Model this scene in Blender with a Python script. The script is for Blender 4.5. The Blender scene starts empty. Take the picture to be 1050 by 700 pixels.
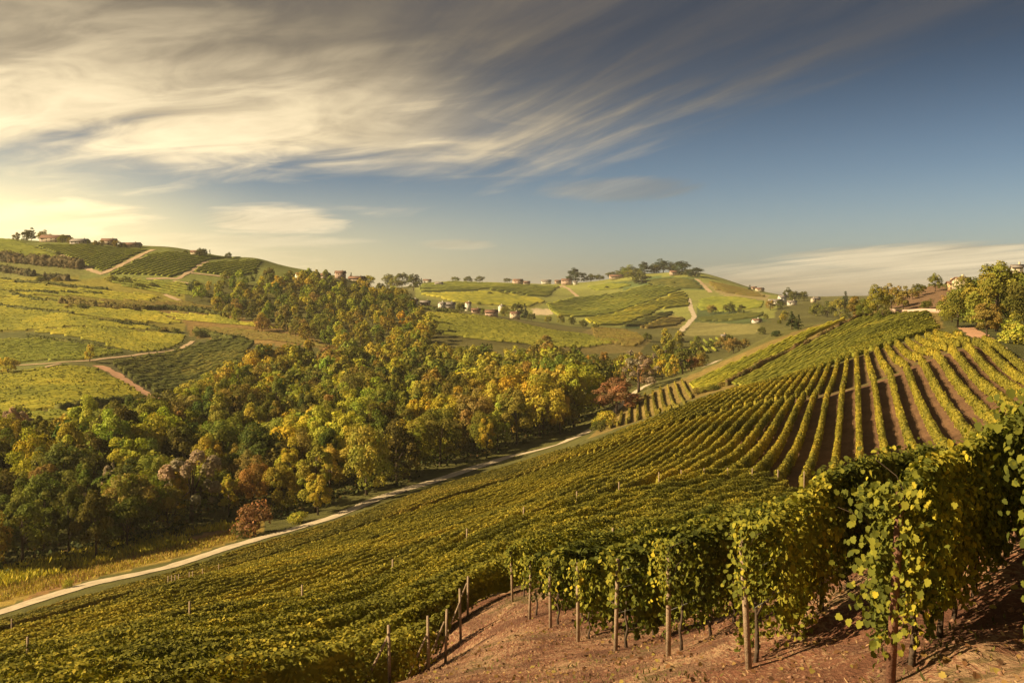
import bpy, math, random
import numpy as np

R = math.radians
random.seed(7)
rng = np.random.default_rng(11)

# ------------------------------------------------------------------ camera, sky, sun, exposure
scene = bpy.context.scene
C = scene.collection
F, CX, HY = 909.0, 525.0, 300.0          # focal length and horizon of the photograph, in its pixels

cam_d = bpy.data.cameras.new("camera")
cam = bpy.data.objects.new("camera", cam_d)
C.objects.link(cam)
cam.location = (0, 0, 0)
cam.rotation_euler = (R(90), 0, 0)
cam_d.sensor_width = 36.0
cam_d.lens = 36.0 * F / 1050.0
cam_d.shift_y = -50.0 / 1050.0
cam_d.clip_start = 0.1
cam_d.clip_end = 60000
scene.camera = cam

SUN_AZ, SUN_EL = -103.0, 30.0             # degrees: azimuth from the view direction (left is negative), elevation
SUN_STRENGTH, SKY_STRENGTH, EXPOSURE = 5.0, 0.044, 1.05

world = bpy.data.worlds.new("World")
scene.world = world
world.use_nodes = True
scene.view_settings.view_transform = 'Standard'
scene.view_settings.look = 'None'
scene.view_settings.exposure = EXPOSURE
scene.view_settings.gamma = 1.0
scene.view_settings.use_curve_mapping = False
scene.render.engine = 'CYCLES'
scene.cycles.use_denoising = True
scene.cycles.max_bounces = 5
scene.cycles.diffuse_bounces = 3
scene.cycles.glossy_bounces = 2
scene.cycles.transmission_bounces = 4
scene.cycles.transparent_max_bounces = 4
scene.cycles.volume_bounces = 0
scene.cycles.sample_clamp_indirect = 4.0


class NT:
    """Small helper for writing node trees as expressions."""
    def __init__(self, tree):
        self.t = tree
        tree.nodes.clear()

    def n(self, kind, **kw):
        nd = self.t.nodes.new(kind)
        for k, v in kw.items():
            setattr(nd, k, v)
        return nd

    def link(self, a, b):
        self.t.links.new(a, b)

    def put(self, sock, v):
        if isinstance(v, bpy.types.NodeSocket):
            self.t.links.new(v, sock)
        elif v is not None:
            if isinstance(v, (tuple, list)) and len(v) == 3 and sock.type == 'RGBA':
                v = (*v, 1)
            sock.default_value = v

    def math(self, op, a, b=None, c=None, clamp=False):
        nd = self.n('ShaderNodeMath', operation=op, use_clamp=clamp)
        self.put(nd.inputs[0], a); self.put(nd.inputs[1], b); self.put(nd.inputs[2], c)
        return nd.outputs[0]

    def smooth(self, v, a, b, to0=0.0, to1=1.0):
        nd = self.n('ShaderNodeMapRange', interpolation_type='SMOOTHSTEP')
        self.put(nd.inputs['Value'], v); self.put(nd.inputs['From Min'], a); self.put(nd.inputs['From Max'], b)
        self.put(nd.inputs['To Min'], to0); self.put(nd.inputs['To Max'], to1)
        return nd.outputs['Result']

    def mix(self, f, a, b, mode='MIX'):
        nd = self.n('ShaderNodeMix', data_type='RGBA', blend_type=mode)
        self.put(nd.inputs['Factor'], f); self.put(nd.inputs['A'], None); self.put(nd.inputs[6], a); self.put(nd.inputs[7], b)
        return nd.outputs[2]

    def noise(self, vec, scale, detail=4, rough=.55, distort=0.0, w=None):
        nd = self.n('ShaderNodeTexNoise')
        if vec is not None: self.link(vec, nd.inputs['Vector'])
        nd.inputs['Scale'].default_value = scale; nd.inputs['Detail'].default_value = detail
        nd.inputs['Roughness'].default_value = rough; nd.inputs['Distortion'].default_value = distort
        return nd.outputs['Fac']

    def comb(self, x, y, z):
        nd = self.n('ShaderNodeCombineXYZ')
        self.put(nd.inputs[0], x); self.put(nd.inputs[1], y); self.put(nd.inputs[2], z)
        return nd.outputs[0]


def build_world():
    g = NT(world.node_tree)
    out = g.n('ShaderNodeOutputWorld')
    bg = g.n('ShaderNodeBackground')
    g.link(bg.outputs[0], out.inputs[0])
    sky = g.n('ShaderNodeTexSky', sky_type='NISHITA')
    sky.sun_disc = False
    sky.sun_elevation = R(SUN_EL)
    sky.sun_rotation = R(SUN_AZ)
    sky.altitude = 300
    sky.air_density = 1.0
    sky.dust_density = 1.6
    sky.ozone_density = 2.2
    tc = g.n('ShaderNodeTexCoord')
    sep = g.n('ShaderNodeSeparateXYZ'); g.link(tc.outputs['Generated'], sep.inputs[0])
    x, y, z = sep.outputs
    az = g.math('MULTIPLY', g.math('ARCTAN2', x, y), 57.2958)      # degrees from +Y
    el = g.math('MULTIPLY', g.math('ARCSINE', z), 57.2958)
    # the cloud layer lies on a plane high above: streaks run along azimuth -22 degrees
    zz = g.math('ADD', g.math('MAXIMUM', z, 0.0), 0.10)
    u = g.math('DIVIDE', x, zz); v = g.math('DIVIDE', y, zz)
    # (on the left they run across the view, on the right they fan out towards the upper right)
    def layer(deg, seed, sa_, sc_, scale, det, rough, dist):
        ca, sn = math.cos(R(deg)), math.sin(R(deg))
        al = g.math('ADD', g.math('MULTIPLY', u, sn), g.math('MULTIPLY', v, ca))
        ac = g.math('SUBTRACT', g.math('MULTIPLY', u, ca), g.math('MULTIPLY', v, sn))
        return g.noise(g.comb(g.math('MULTIPLY', al, sa_), g.math('MULTIPLY', ac, sc_), seed), scale, det, rough, dist)
    side = g.smooth(g.math('ADD', az, g.math('MULTIPLY', el, .5)), -14.0, 16.0)

    def both(a, b):
        return g.math('ADD', g.math('MULTIPLY', a, g.math('SUBTRACT', 1.0, side)), g.math('MULTIPLY', b, side))
    streak = both(layer(-66, 3.1, .48, .85, 1.4, 6, .52, .7), layer(-27, 3.7, .24, .90, 1.5, 7, .56, .5))
    soft = layer(-50, 8.3, .25, .45, .9, 4, .5, .3)
    fine = both(layer(-70, 1.3, .80, 1.5, 2.3, 6, .58, 1.1), layer(-30, 2.3, .30, 2.0, 2.4, 7, .62, .5))
    # lower edge of the cloud sheet: about 6.5 degrees up on the left, rising to the right
    edge = g.math('ADD', 6.9, g.math('MULTIPLY', g.math('MAXIMUM', g.math('SUBTRACT', az, 0.0), 0.0), .27))
    wob = g.math('ADD', g.math('MULTIPLY', g.math('SUBTRACT', streak, .5), 9.0), g.math('MULTIPLY', g.math('SUBTRACT', fine, .5), 3.5))
    d = g.math('ADD', g.math('SUBTRACT', el, edge), wob)
    thick = g.math('MULTIPLY', g.smooth(az, -8.0, 26.0, 1.0, 0.45), g.math('MAXIMUM', g.smooth(az, 8.0, -12.0), g.smooth(g.math('ADD', g.math('MULTIPLY', streak, .6), g.math('MULTIPLY', fine, .4)), .36, .60, .24, 1.0)))
    sheet = g.math('MULTIPLY', g.smooth(d, -.8, 3.0), thick)
    sheet = g.math('MULTIPLY', sheet, g.smooth(g.math('ADD', soft, g.math('MULTIPLY', streak, .6)), .40, .80, .70, 1.0))
    # small low clouds on the left, and a bank over the right horizon

    def blob(a0, e0, wa, we, amp, sharp=.25):
        da = g.math('DIVIDE', g.math('SUBTRACT', az, a0), wa)
        de = g.math('DIVIDE', g.math('SUBTRACT', el, e0), we)
        rr = g.math('ADD', g.math('MULTIPLY', da, da), g.math('MULTIPLY', de, de))
        rr = g.math('ADD', rr, g.math('MULTIPLY', g.math('SUBTRACT', .5, fine), 1.9))
        return g.smooth(rr, 1.15, 1.15 - sharp - .7, 0.0, amp)
    small = blob(-27.5, 4.3, 6.0, 1.15, .85)
    for b in ((-14.8, 4.5, 4.6, 1.05, .7), (-17.5, 3.2, 9.0, .5, .35), (7.0, 6.6, 5.5, .9, .34), (-3.4, 3.1, 2.6, .35, .35),
              (25.0, 2.0, 9.0, 1.0, .75), (26.0, .9, 15.0, 1.3, .6), (-24.0, 1.8, 12.0, 1.8, .35)):
        small = g.math('MAXIMUM', small, blob(*b))
    cover = g.math('MAXIMUM', sheet, small)
    cover = g.math('MULTIPLY', cover, g.smooth(el, -1, .5))
    # cloud brightness: lit low edge and sunward side, dark thick part overhead
    lum = g.smooth(el, 8.0, 18.5, 1.0, .46)
    lum = g.math('MULTIPLY', lum, g.math('MAXIMUM', g.smooth(az, -30.0, 26.0, 1.15, .55), g.smooth(el, 5.0, 1.5, 0.0, 1.12)))
    lum = g.math('MULTIPLY', lum, g.smooth(g.math('ADD', g.math('MULTIPLY', streak, .55), g.math('MULTIPLY', fine, .45)), .34, .66, .70, 1.12))
    cl = g.mix(g.smooth(lum, .2, .95), (.16, .135, .11), (.49, .40, .255))
    cl = g.mix(1.0, cl, g.comb(lum, lum, lum), 'MULTIPLY')
    cl = g.mix(g.smooth(lum, .1, .6), (.085, .078, .075), cl)
    # the clear sky, a little deeper than the raw model, with a warm glow painted in towards the left
    base = g.mix(1.0, sky.outputs[0], (SKY_STRENGTH * .92, SKY_STRENGTH * .97, SKY_STRENGTH * 1.03), 'MULTIPLY')
    deep = g.smooth(el, 1.0, 17.5, 1.0, .26)
    base = g.mix(1.0, base, g.comb(g.math('MULTIPLY', deep, .98), deep, g.math('MULTIPLY', deep, 1.0)), 'MULTIPLY')
    warm = g.math('MULTIPLY', g.smooth(el, 8.0, -.5), g.smooth(az, 10.0, -33.0, .10, 1.0))
    base = g.mix(warm, base, (.62, .50, .245))
    glow = g.math('MULTIPLY', g.smooth(az, -14.0, -36.0), g.smooth(g.math('ABSOLUTE', g.math('SUBTRACT', el, 3.5)), 6.5, 0.0, 0.0, .75))
    col = g.mix(cover, base, cl)
    col = g.mix(glow, col, (.86, .70, .36))
    g.link(col, bg.inputs['Color'])
    bg.inputs['Strength'].default_value = 1.0


build_world()

sun_d = bpy.data.lights.new("sun", 'SUN')
sun_d.energy = SUN_STRENGTH
sun_d.angle = R(0.6)
sun_d.color = (1.0, 0.77, 0.44)
sun = bpy.data.objects.new("sun", sun_d)
C.objects.link(sun)
sun.rotation_euler = (R(90 - SUN_EL), 0, R(180 - SUN_AZ + 0))
# a sun lamp shines along its local -Z; aim it so that light comes from azimuth SUN_AZ
from mathutils import Vector
_to = Vector((math.sin(R(SUN_AZ)) * math.cos(R(SUN_EL)), math.cos(R(SUN_AZ)) * math.cos(R(SUN_EL)), math.sin(R(SUN_EL))))
sun.rotation_euler = _to.to_track_quat('Z', 'Y').to_euler()


# ------------------------------------------------------------------ helpers
def hash2(ix, iy, seed):
    h = (ix.astype(np.int64) * 374761393 + iy.astype(np.int64) * 668265263 + seed * 1442695041) & 0xffffffff
    h = ((h ^ (h >> 13)) * 1274126177) & 0xffffffff
    return ((h ^ (h >> 16)) & 0xffff) / 65535.0


def vnoise(x, y, seed=0):
    x = np.asarray(x, float); y = np.asarray(y, float)
    ix = np.floor(x); iy = np.floor(y); fx = x - ix; fy = y - iy
    fx = fx * fx * (3 - 2 * fx); fy = fy * fy * (3 - 2 * fy)
    a = hash2(ix, iy, seed); b = hash2(ix + 1, iy, seed); c = hash2(ix, iy + 1, seed); d = hash2(ix + 1, iy + 1, seed)
    return (a * (1 - fx) + b * fx) * (1 - fy) + (c * (1 - fx) + d * fx) * fy


def fbm(x, y, seed=0, octaves=4):
    s = 0; a = .5; t = 0
    for k in range(octaves):
        s = s + a * vnoise(x * 2 ** k, y * 2 ** k, seed + k * 17); t += a; a *= .5
    return s / t


def in_poly(x, y, poly):
    x = np.asarray(x); y = np.asarray(y)
    ins = np.zeros(x.shape, bool)
    n = len(poly)
    for i in range(n):
        x0, y0 = poly[i]; x1, y1 = poly[(i + 1) % n]
        if y0 == y1: continue
        c = ((y0 > y) != (y1 > y)) & (x < (x1 - x0) * (y - y0) / (y1 - y0) + x0)
        ins ^= c
    return ins


# ------------------------------------------------------------------ the lie of the land
# columns of surveyed ground points: bearing (photo px), then (distance Y, photo py)
COLS = {
    -330: [(40, 790), (75, 730), (118, 645), (150, 600), (210, 500), (300, 430), (400, 378), (550, 312), (680, 262), (800, 243), (950, 250)],
    -150: [(36, 760), (60, 715), (120, 650), (140, 610), (205, 500), (290, 432), (400, 376), (520, 325), (640, 272), (740, 246), (900, 250)],
    0: [(30, 735), (45, 690), (70, 662), (122, 628), (140, 597), (200, 500), (255, 440), (300, 420), (350, 396), (420, 371), (500, 338), (600, 300), (660, 270), (720, 248), (850, 253)],
    90: [(30, 715), (50, 672), (75, 640), (132, 602), (150, 580), (210, 490), (265, 440), (330, 405), (420, 372), (500, 338), (600, 300), (660, 272), (715, 251), (850, 258)],
    175: [(28, 715), (50, 650), (80, 612), (142, 581), (155, 566), (260, 452), (300, 432), (400, 394), (480, 358), (560, 325), (640, 287), (715, 257), (850, 263)],
    262: [(26, 715), (35, 680), (60, 630), (100, 590), (159, 553), (175, 540), (260, 455), (340, 415), (430, 372), (520, 340), (600, 315), (680, 285), (735, 266), (860, 275)],
    350: [(26, 725), (40, 660), (60, 615), (100, 570), (178, 527), (195, 508), (300, 434), (400, 394), (500, 350), (600, 318), (700, 292), (750, 284), (880, 295)],
    450: [(25, 690), (40, 625), (60, 585), (100, 545), (150, 513), (208, 492), (230, 476), (350, 416), (450, 372), (550, 336), (640, 317), (700, 313), (800, 316), (1000, 307), (1250, 292), (1500, 292)],
    525: [(15, 700), (22, 655), (30, 618), (40, 592), (60, 560), (100, 526), (150, 498), (200, 480), (240, 466), (260, 452), (350, 415), (450, 372), (550, 345), (650, 330), (800, 325), (1000, 314), (1300, 291), (1600, 294)],
    600: [(21, 655), (35, 592), (45, 567), (70, 530), (100, 500), (150, 469), (210, 448), (250, 446), (284, 440), (300, 431), (400, 392), (480, 368), (600, 348), (750, 335), (900, 328), (1100, 314), (1400, 289), (1600, 292)],
    660: [(16, 672), (28, 612), (45, 562), (70, 526), (100, 493), (140, 455), (175, 438), (205, 429), (235, 430), (265, 424), (300, 405), (330, 396), (400, 392), (480, 366), (600, 346), (750, 338), (900, 325), (1100, 307), (1380, 281), (1600, 287)],
    720: [(14, 668), (25, 610), (40, 565), (70, 520), (95, 487), (135, 440), (170, 418), (195, 409), (225, 413), (260, 402), (300, 388), (330, 377), (360, 380), (480, 370), (600, 348), (760, 335), (900, 325), (1100, 303), (1330, 280), (1600, 290)],
    800: [(11.4, 683), (20, 612), (35, 570), (60, 535), (88, 498), (110, 465), (140, 424), (152, 416), (170, 403), (195, 392), (222, 393), (250, 380), (290, 358), (335, 341), (380, 345), (480, 352), (600, 343), (720, 328), (850, 317), (1000, 310), (1300, 303)],
    870: [(9.5, 690), (14.3, 600), (21, 580), (35, 560), (60, 535), (85, 502), (100, 477), (120, 440), (140, 403), (150, 398), (160, 392), (175, 384), (197, 370), (225, 364), (260, 348), (310, 328), (360, 330), (480, 338), (700, 325), (900, 312), (1200, 304)],
    940: [(8.6, 690), (12.4, 607), (22, 570), (35, 555), (60, 530), (88, 485), (105, 453), (125, 413), (145, 378), (153, 371), (165, 367), (185, 357), (207, 346), (235, 339), (270, 324), (300, 317), (325, 306), (370, 296), (430, 302), (600, 315), (900, 306)],
    1000: [(6.4, 720), (8.5, 655), (13, 565), (22, 545), (40, 530), (70, 500), (95, 455), (115, 412), (135, 380), (150, 358), (170, 350), (195, 342), (225, 338), (260, 324), (300, 305), (350, 290), (420, 290), (600, 305)],
    1060: [(6, 715), (8.2, 680), (13, 548), (25, 525), (60, 495), (90, 440), (110, 410), (130, 386), (150, 366), (180, 350), (215, 338), (260, 322), (310, 298), (370, 283), (450, 288), (650, 305)],
    1250: [(7, 600), (15, 500), (30, 480), (60, 450), (90, 415), (130, 375), (180, 345), (230, 325), (300, 292), (380, 272), (470, 280), (700, 300)],
    1500: [(10, 480), (25, 440), (60, 410), (110, 370), (180, 325), (280, 285), (380, 262), (500, 275)],
}
_ctrl = []
for _px, _l in COLS.items():
    for _Y, _py in _l:
        _ctrl.append(((_px - CX) / F * _Y, _Y, (HY - _py) / F * _Y))
_ctrl += [(0, 0, -1.75), (0, 5, -3.05), (5, 0, -.9), (-8, 0, -4.5), (14, -2, 1.2), (0, -20, 2.5), (30, -20, 6), (-25, -15, -5), (-40, 0, -14.5), (-30, 18, -14),
          (-70, 30, -24), (60, 20, 5), (100, 0, 15), (0, -80, 8), (90, -80, 20), (-90, -60, -20), (-120, 60, -40), (-180, 40, -46), (-260, 100, -44),
          (0, -400, 10), (400, -100, 40), (-500, -100, -10), (400, 200, 60)]
_ctrl = np.array(_ctrl, float)
R0 = 45.0


def warp(x, y):
    r = np.hypot(x, y) + 1e-9
    gq = np.log1p(r / R0) / r
    return x * gq, y * gq


_cp, _cq = warp(_ctrl[:, 0], _ctrl[:, 1])
_ch = _ctrl[:, 2] / (np.hypot(_ctrl[:, 0], _ctrl[:, 1]) + 12.0)


def _phi(d2):
    return np.where(d2 > 1e-18, .5 * d2 * np.log(d2 + 1e-30), 0.0)


_n = len(_ctrl)
_K = _phi((_cp[:, None] - _cp) ** 2 + (_cq[:, None] - _cq) ** 2) + 2e-5 * np.eye(_n)
_Pm = np.column_stack([np.ones(_n), _cp, _cq])
_A = np.block([[_K, _Pm], [_Pm.T, np.zeros((3, 3))]])
_w = np.linalg.solve(_A, np.concatenate([_ch, np.zeros(3)]))


def H(x, y):
    """Height of the ground at plan points x, y."""
    x = np.atleast_1d(np.asarray(x, float)); y = np.atleast_1d(np.asarray(y, float))
    out = np.empty(x.size); xf = x.ravel(); yf = y.ravel()
    for i in range(0, x.size, 20000):
        p, q = warp(xf[i:i + 20000], yf[i:i + 20000])
        k = _phi((p[:, None] - _cp) ** 2 + (q[:, None] - _cq) ** 2)
        out[i:i + 20000] = k @ _w[:_n] + _w[_n] + _w[_n + 1] * p + _w[_n + 2] * q
    r = np.hypot(xf, yf)
    z = out * (r + 12.0)
    t = np.clip((r - 1500) / 1200, 0, 1); t = t * t * (3 - 2 * t)
    az = np.arctan2(xf, yf)
    far = -75 + 22 * fbm(xf / 2500, yf / 2500, 5, 3) - 10 + np.clip((r - 9000) / 20000, 0, 1) * 90 * fbm(az * 9 + 3, az * 0 + .5, 9, 4)
    z = np.clip(z, -90, 150)
    z = z * (1 - t) + far * t
    near = np.exp(-r / 45)
    z = z + near * (.30 * (fbm(xf / 2.6, yf / 2.6, 3, 4) - .5) + .06 * (fbm(xf * 2.2, yf * 2.2, 8, 2) - .5))
    z = z + np.clip((r - 180) / 300, 0, 1) * (1 - t) * 3.5 * (fbm(xf / 60, yf / 60, 21, 3) - .5)
    return z.reshape(x.shape)


def proj(x, y, z):
    return CX + F * x / y, HY - F * z / y


def hit(px, py, y0=6.0, y1=1700.0, n=900):
    """First point of the ground seen at photo pixel px, py beyond distance y0."""
    Y = np.geomspace(y0, y1, n)
    x = (px - CX) / F * Y
    g = H(x, Y) - (HY - py) / F * Y
    i = np.argmax(g > 0)
    if g[i] <= 0:
        i = int(np.argmax(g / Y))
        Yh = Y[i]
    elif i == 0:
        Yh = Y[0]
    else:
        t = g[i - 1] / (g[i - 1] - g[i]); Yh = Y[i - 1] + t * (Y[i] - Y[i - 1])
    xh = (px - CX) / F * Yh
    return xh, Yh, float(H(xh, Yh)[0])


def hits(pts, y0=6.0, y1=1700.0):
    return [hit(a, b, y0, y1)[:2] for a, b in pts]


# ------------------------------------------------------------------ mesh and material helpers
def mk(name, V, faces_k, mat, parent=None, col=None, loc=None, smooth=False, extra=None):
    """One mesh object. faces_k: list of (n, K) integer arrays."""
    V = np.asarray(V, np.float32)
    if loc is not None:
        V = V - np.asarray(loc, np.float32)
    me = bpy.data.meshes.new(name)
    me.vertices.add(len(V)); me.vertices.foreach_set('co', V.ravel())
    loops = np.concatenate([f.ravel() for f in faces_k]).astype(np.int32)
    sizes = np.concatenate([np.full(len(f), f.shape[1]) for f in faces_k])
    starts = np.concatenate([[0], np.cumsum(sizes)[:-1]]).astype(np.int32)
    me.loops.add(len(loops)); me.loops.foreach_set('vertex_index', loops)
    me.polygons.add(len(sizes)); me.polygons.foreach_set('loop_start', starts)
    me.update(calc_edges=True)
    if smooth:
        me.polygons.foreach_set('use_smooth', np.ones(len(sizes), bool))
    if col is not None:
        a = me.color_attributes.new('col', 'FLOAT_COLOR', 'POINT')
        c4 = np.ones((len(V), 4), np.float32); c4[:, :3] = col
        a.data.foreach_set('color', c4.ravel())
    if extra is not None:
        for k, v in extra.items():
            a = me.attributes.new(k, 'FLOAT', 'POINT'); a.data.foreach_set('value', np.asarray(v, np.float32))
    me.materials.append(mat)
    o = bpy.data.objects.new(name, me)
    C.objects.link(o)
    if parent is not None:
        o.parent = parent
    elif loc is not None:
        o.location = loc
    return o


def tag(o, label=None, cat=None, group=None, kind=None):
    if label: o['label'] = label
    if cat: o['category'] = cat
    if group: o['group'] = group
    if kind: o['kind'] = kind
    return o


def empty(name, loc, label=None, cat=None, group=None, rz=0.0):
    o = bpy.data.objects.new(name, None)
    C.objects.link(o)
    o.location = loc; o.rotation_euler = (0, 0, rz)
    return tag(o, label, cat, group)


def mat_base(name):
    m = bpy.data.materials.new(name); m.use_nodes = True
    return m, NT(m.node_tree)


def leaf_mat(name, trans=.35, rough=.55, tint_obj=False, spec=.25):
    m, g = mat_base(name)
    out = g.n('ShaderNodeOutputMaterial')
    at = g.n('ShaderNodeAttribute', attribute_name='col')
    col = at.outputs['Color']
    if tint_obj:
        oi = g.n('ShaderNodeObjectInfo')
        col = g.mix(1.0, col, oi.outputs['Color'], 'MULTIPLY')
    bs = g.n('ShaderNodeBsdfPrincipled')
    g.link(col, bs.inputs['Base Color'])
    bs.inputs['Roughness'].default_value = rough
    bs.inputs['Specular IOR Level'].default_value = spec
    tr = g.n('ShaderNodeBsdfTranslucent')
    tcol = g.mix(1.0, col, (1.02, 1.12, .48), 'MULTIPLY')
    g.link(tcol, tr.inputs['Color'])
    ms = g.n('ShaderNodeMixShader'); ms.inputs[0].default_value = trans
    g.link(bs.outputs[0], ms.inputs[1]); g.link(tr.outputs[0], ms.inputs[2])
    g.link(ms.outputs[0], out.inputs[0])
    return m


def plain_mat(name, col, rough=.8, scale=3.0, amount=.35, bump=0.0, spec=.2):
    """Base colour broken up by two noises; no light or shade in it."""
    m, g = mat_base(name)
    out = g.n('ShaderNodeOutputMaterial')
    tc = g.n('ShaderNodeTexCoord')
    n1 = g.noise(tc.outputs['Object'], scale, 6, .6)
    n2 = g.noise(tc.outputs['Object'], scale * 9, 3, .6)
    f = g.math('ADD', g.math('MULTIPLY', n1, .6), g.math('MULTIPLY', n2, .4))
    f = g.smooth(f, .3, .7, 1 - amount, 1 + amount)
    c = g.mix(1.0, (*col, 1), g.comb(f, f, f), 'MULTIPLY')
    bs = g.n('ShaderNodeBsdfPrincipled')
    g.link(c, bs.inputs['Base Color'])
    bs.inputs['Roughness'].default_value = rough
    bs.inputs['Specular IOR Level'].default_value = spec
    if bump:
        b = g.n('ShaderNodeBump'); b.inputs['Strength'].default_value = bump; b.inputs['Distance'].default_value = .05
        g.link(n2, b.inputs['Height']); g.link(b.outputs[0], bs.inputs['Normal'])
    g.link(bs.outputs[0], out.inputs[0])
    return m


M = {}
M['tree_leaf'] = leaf_mat('tree_foliage', .30, .8, True, .06)
M['vine_leaf'] = leaf_mat('vine_foliage', .22, .75, False, .10)
M['bark'] = plain_mat('bark', (.085, .06, .042), .9, 2.0, .4, .4)
M['post'] = plain_mat('weathered_post_wood', (.30, .22, .15), .85, 6.0, .4, .4)
M['redpost'] = plain_mat('reddish_post_wood', (.17, .085, .055), .85, 6.0, .35, .4)
M['clod'] = plain_mat('reddish_clod', (.20, .11, .07), .95, 2.0, .5)
M['wire'] = plain_mat('galvanised_wire', (.35, .34, .32), .5, 6.0, .1)
M['road'] = plain_mat('pale_gravel_road', (.47, .385, .26), .95, .5, .26, .3)
M['track'] = plain_mat('dusty_earth_track', (.43, .31, .18), .95, .15, .3)
M['pinktrack'] = plain_mat('reddish_earth_track', (.46, .26, .15), .95, .2, .3)
M['roof'] = plain_mat('terracotta_roof', (.17, .095, .065), .9, .8, .3)
M['greyroof'] = plain_mat('grey_roof', (.22, .19, .17), .9, .8, .25)
M['glass'] = plain_mat('dark_window_glass', (.03, .035, .04), .2, 2.0, .1, 0, .5)
M['shutter'] = plain_mat('brown_shutter', (.12, .07, .04), .8, 2.0, .2)
WALLC = {'white': (.62, .58, .50), 'cream': (.52, .43, .30), 'pink': (.42, .30, .23), 'stone': (.38, .30, .22), 'grey': (.40, .36, .33), 'ochre': (.52, .36, .18)}
for _k, _c in WALLC.items():
    M['wall_' + _k] = plain_mat('plaster_' + _k, _c, .9, .6, .12)


def frames(nrm, rg, updir=None):
    """Orthonormal frames (t, b, n) with random roll about unit normals nrm."""
    n = nrm / (np.linalg.norm(nrm, axis=1, keepdims=True) + 1e-9)
    a = rg.normal(size=n.shape) if updir is None else updir + rg.normal(size=n.shape) * .45
    t = a - (a * n).sum(1, keepdims=True) * n
    t /= np.linalg.norm(t, axis=1, keepdims=True) + 1e-9
    return t, np.cross(n, t), n


CARD_T = np.array([[-.5, 0, 0], [.05, -.36, .06], [.5, 0, -.06], [.0, .36, .06]])
CARD_F = np.array([[0, 1, 2, 3]])
# a five-lobed vine leaf folded on its midrib: two six-sided halves
LEAF_T = np.array([[-.38, 0, .02], [-.52, .20, -.04], [-.12, .50, .03], [.10, .34, .07], [.26, .40, .0], [.62, 0, -.10],
                   [-.52, -.20, -.04], [-.12, -.50, .03], [.10, -.34, .07], [.26, -.40, .0]])
LEAF_F = np.array([[0, 5, 4, 3, 2, 1], [0, 6, 7, 8, 9, 5]])


def scatter(T, Fc, cen, nrm, size, rg, updir=None):
    t, b, n = frames(nrm, rg, updir)
    V = cen[:, None, :] + size[:, None, None] * (T[None, :, 0:1] * t[:, None] + T[None, :, 1:2] * b[:, None] + T[None, :, 2:3] * n[:, None])
    m = len(T)
    Fa = (np.arange(len(cen))[:, None, None] * m + Fc[None]).reshape(-1, Fc.shape[1])
    return V.reshape(-1, 3), Fa


def tube(pts, rad, k=6):
    pts = np.asarray(pts, float); n = len(pts)
    rad = np.broadcast_to(rad, (n,))
    d = np.gradient(pts, axis=0); d /= np.linalg.norm(d, axis=1, keepdims=True) + 1e-9
    ref = np.where(np.abs(d[:, 2:3]) > .9, np.array([[1., 0, 0]]), np.array([[0, 0, 1.]]))
    a = np.cross(d, ref); a /= np.linalg.norm(a, axis=1, keepdims=True); b = np.cross(d, a)
    th = np.arange(k) * 2 * np.pi / k
    V = pts[:, None] + rad[:, None, None] * (np.cos(th)[None, :, None] * a[:, None] + np.sin(th)[None, :, None] * b[:, None])
    i = np.arange(n - 1)[:, None] * k; j = np.arange(k)[None]
    q = np.stack([i + j, i + (j + 1) % k, i + k + (j + 1) % k, i + k + j], -1).reshape(-1, 4)
    V = np.vstack([V.reshape(-1, 3), pts[0], pts[-1]])
    c0, c1 = n * k, n * k + 1; jj = np.arange(k)
    tri = np.vstack([np.stack([np.full(k, c0), (jj + 1) % k, jj], -1), np.stack([np.full(k, c1), (n - 1) * k + jj, (n - 1) * k + (jj + 1) % k], -1)])
    return V, q, tri


class Acc:
    """Collects pieces into one mesh."""
    def __init__(self):
        self.V = []; self.F = []; self.c = []; self.n = 0

    def add(self, V, *Fs, col=None):
        for f in Fs:
            self.F.append(np.asarray(f) + self.n)
        self.V.append(np.asarray(V, float)); self.n += len(V)
        if col is not None:
            self.c.append(np.broadcast_to(np.asarray(col, float), (len(V), 3)))
        return self

    def tube(self, pts, rad, k=6, col=None):
        V, q, t = tube(pts, rad, k)
        return self.add(V, q, t, col=col)

    def box(self, c, s, rz=0.0, col=None):
        x, y, z = np.asarray(s) / 2.0
        V = np.array([[-x, -y, -z], [x, -y, -z], [x, y, -z], [-x, y, -z], [-x, -y, z], [x, -y, z], [x, y, z], [-x, y, z]])
        cz, sz = math.cos(rz), math.sin(rz)
        V = V @ np.array([[cz, sz, 0], [-sz, cz, 0], [0, 0, 1]]) + np.asarray(c)
        return self.add(V, np.array([[0, 3, 2, 1], [4, 5, 6, 7], [0, 1, 5, 4], [1, 2, 6, 5], [2, 3, 7, 6], [3, 0, 4, 7]]), col=col)

    def build(self, name, mat, parent=None, loc=None, smooth=False):
        fs = {}
        for f in self.F:
            fs.setdefault(f.shape[1], []).append(f)
        return mk(name, np.vstack(self.V), [np.vstack(v) for v in fs.values()], mat, parent, np.vstack(self.c) if self.c else None, loc, smooth)


def resample(pts, step):
    pts = np.asarray(pts, float)
    d = np.concatenate([[0], np.cumsum(np.hypot(*np.diff(pts, axis=0).T))])
    n = max(2, int(d[-1] / step) + 1)
    s = np.linspace(0, d[-1], n)
    return np.column_stack([np.interp(s, d, pts[:, 0]), np.interp(s, d, pts[:, 1])])


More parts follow.
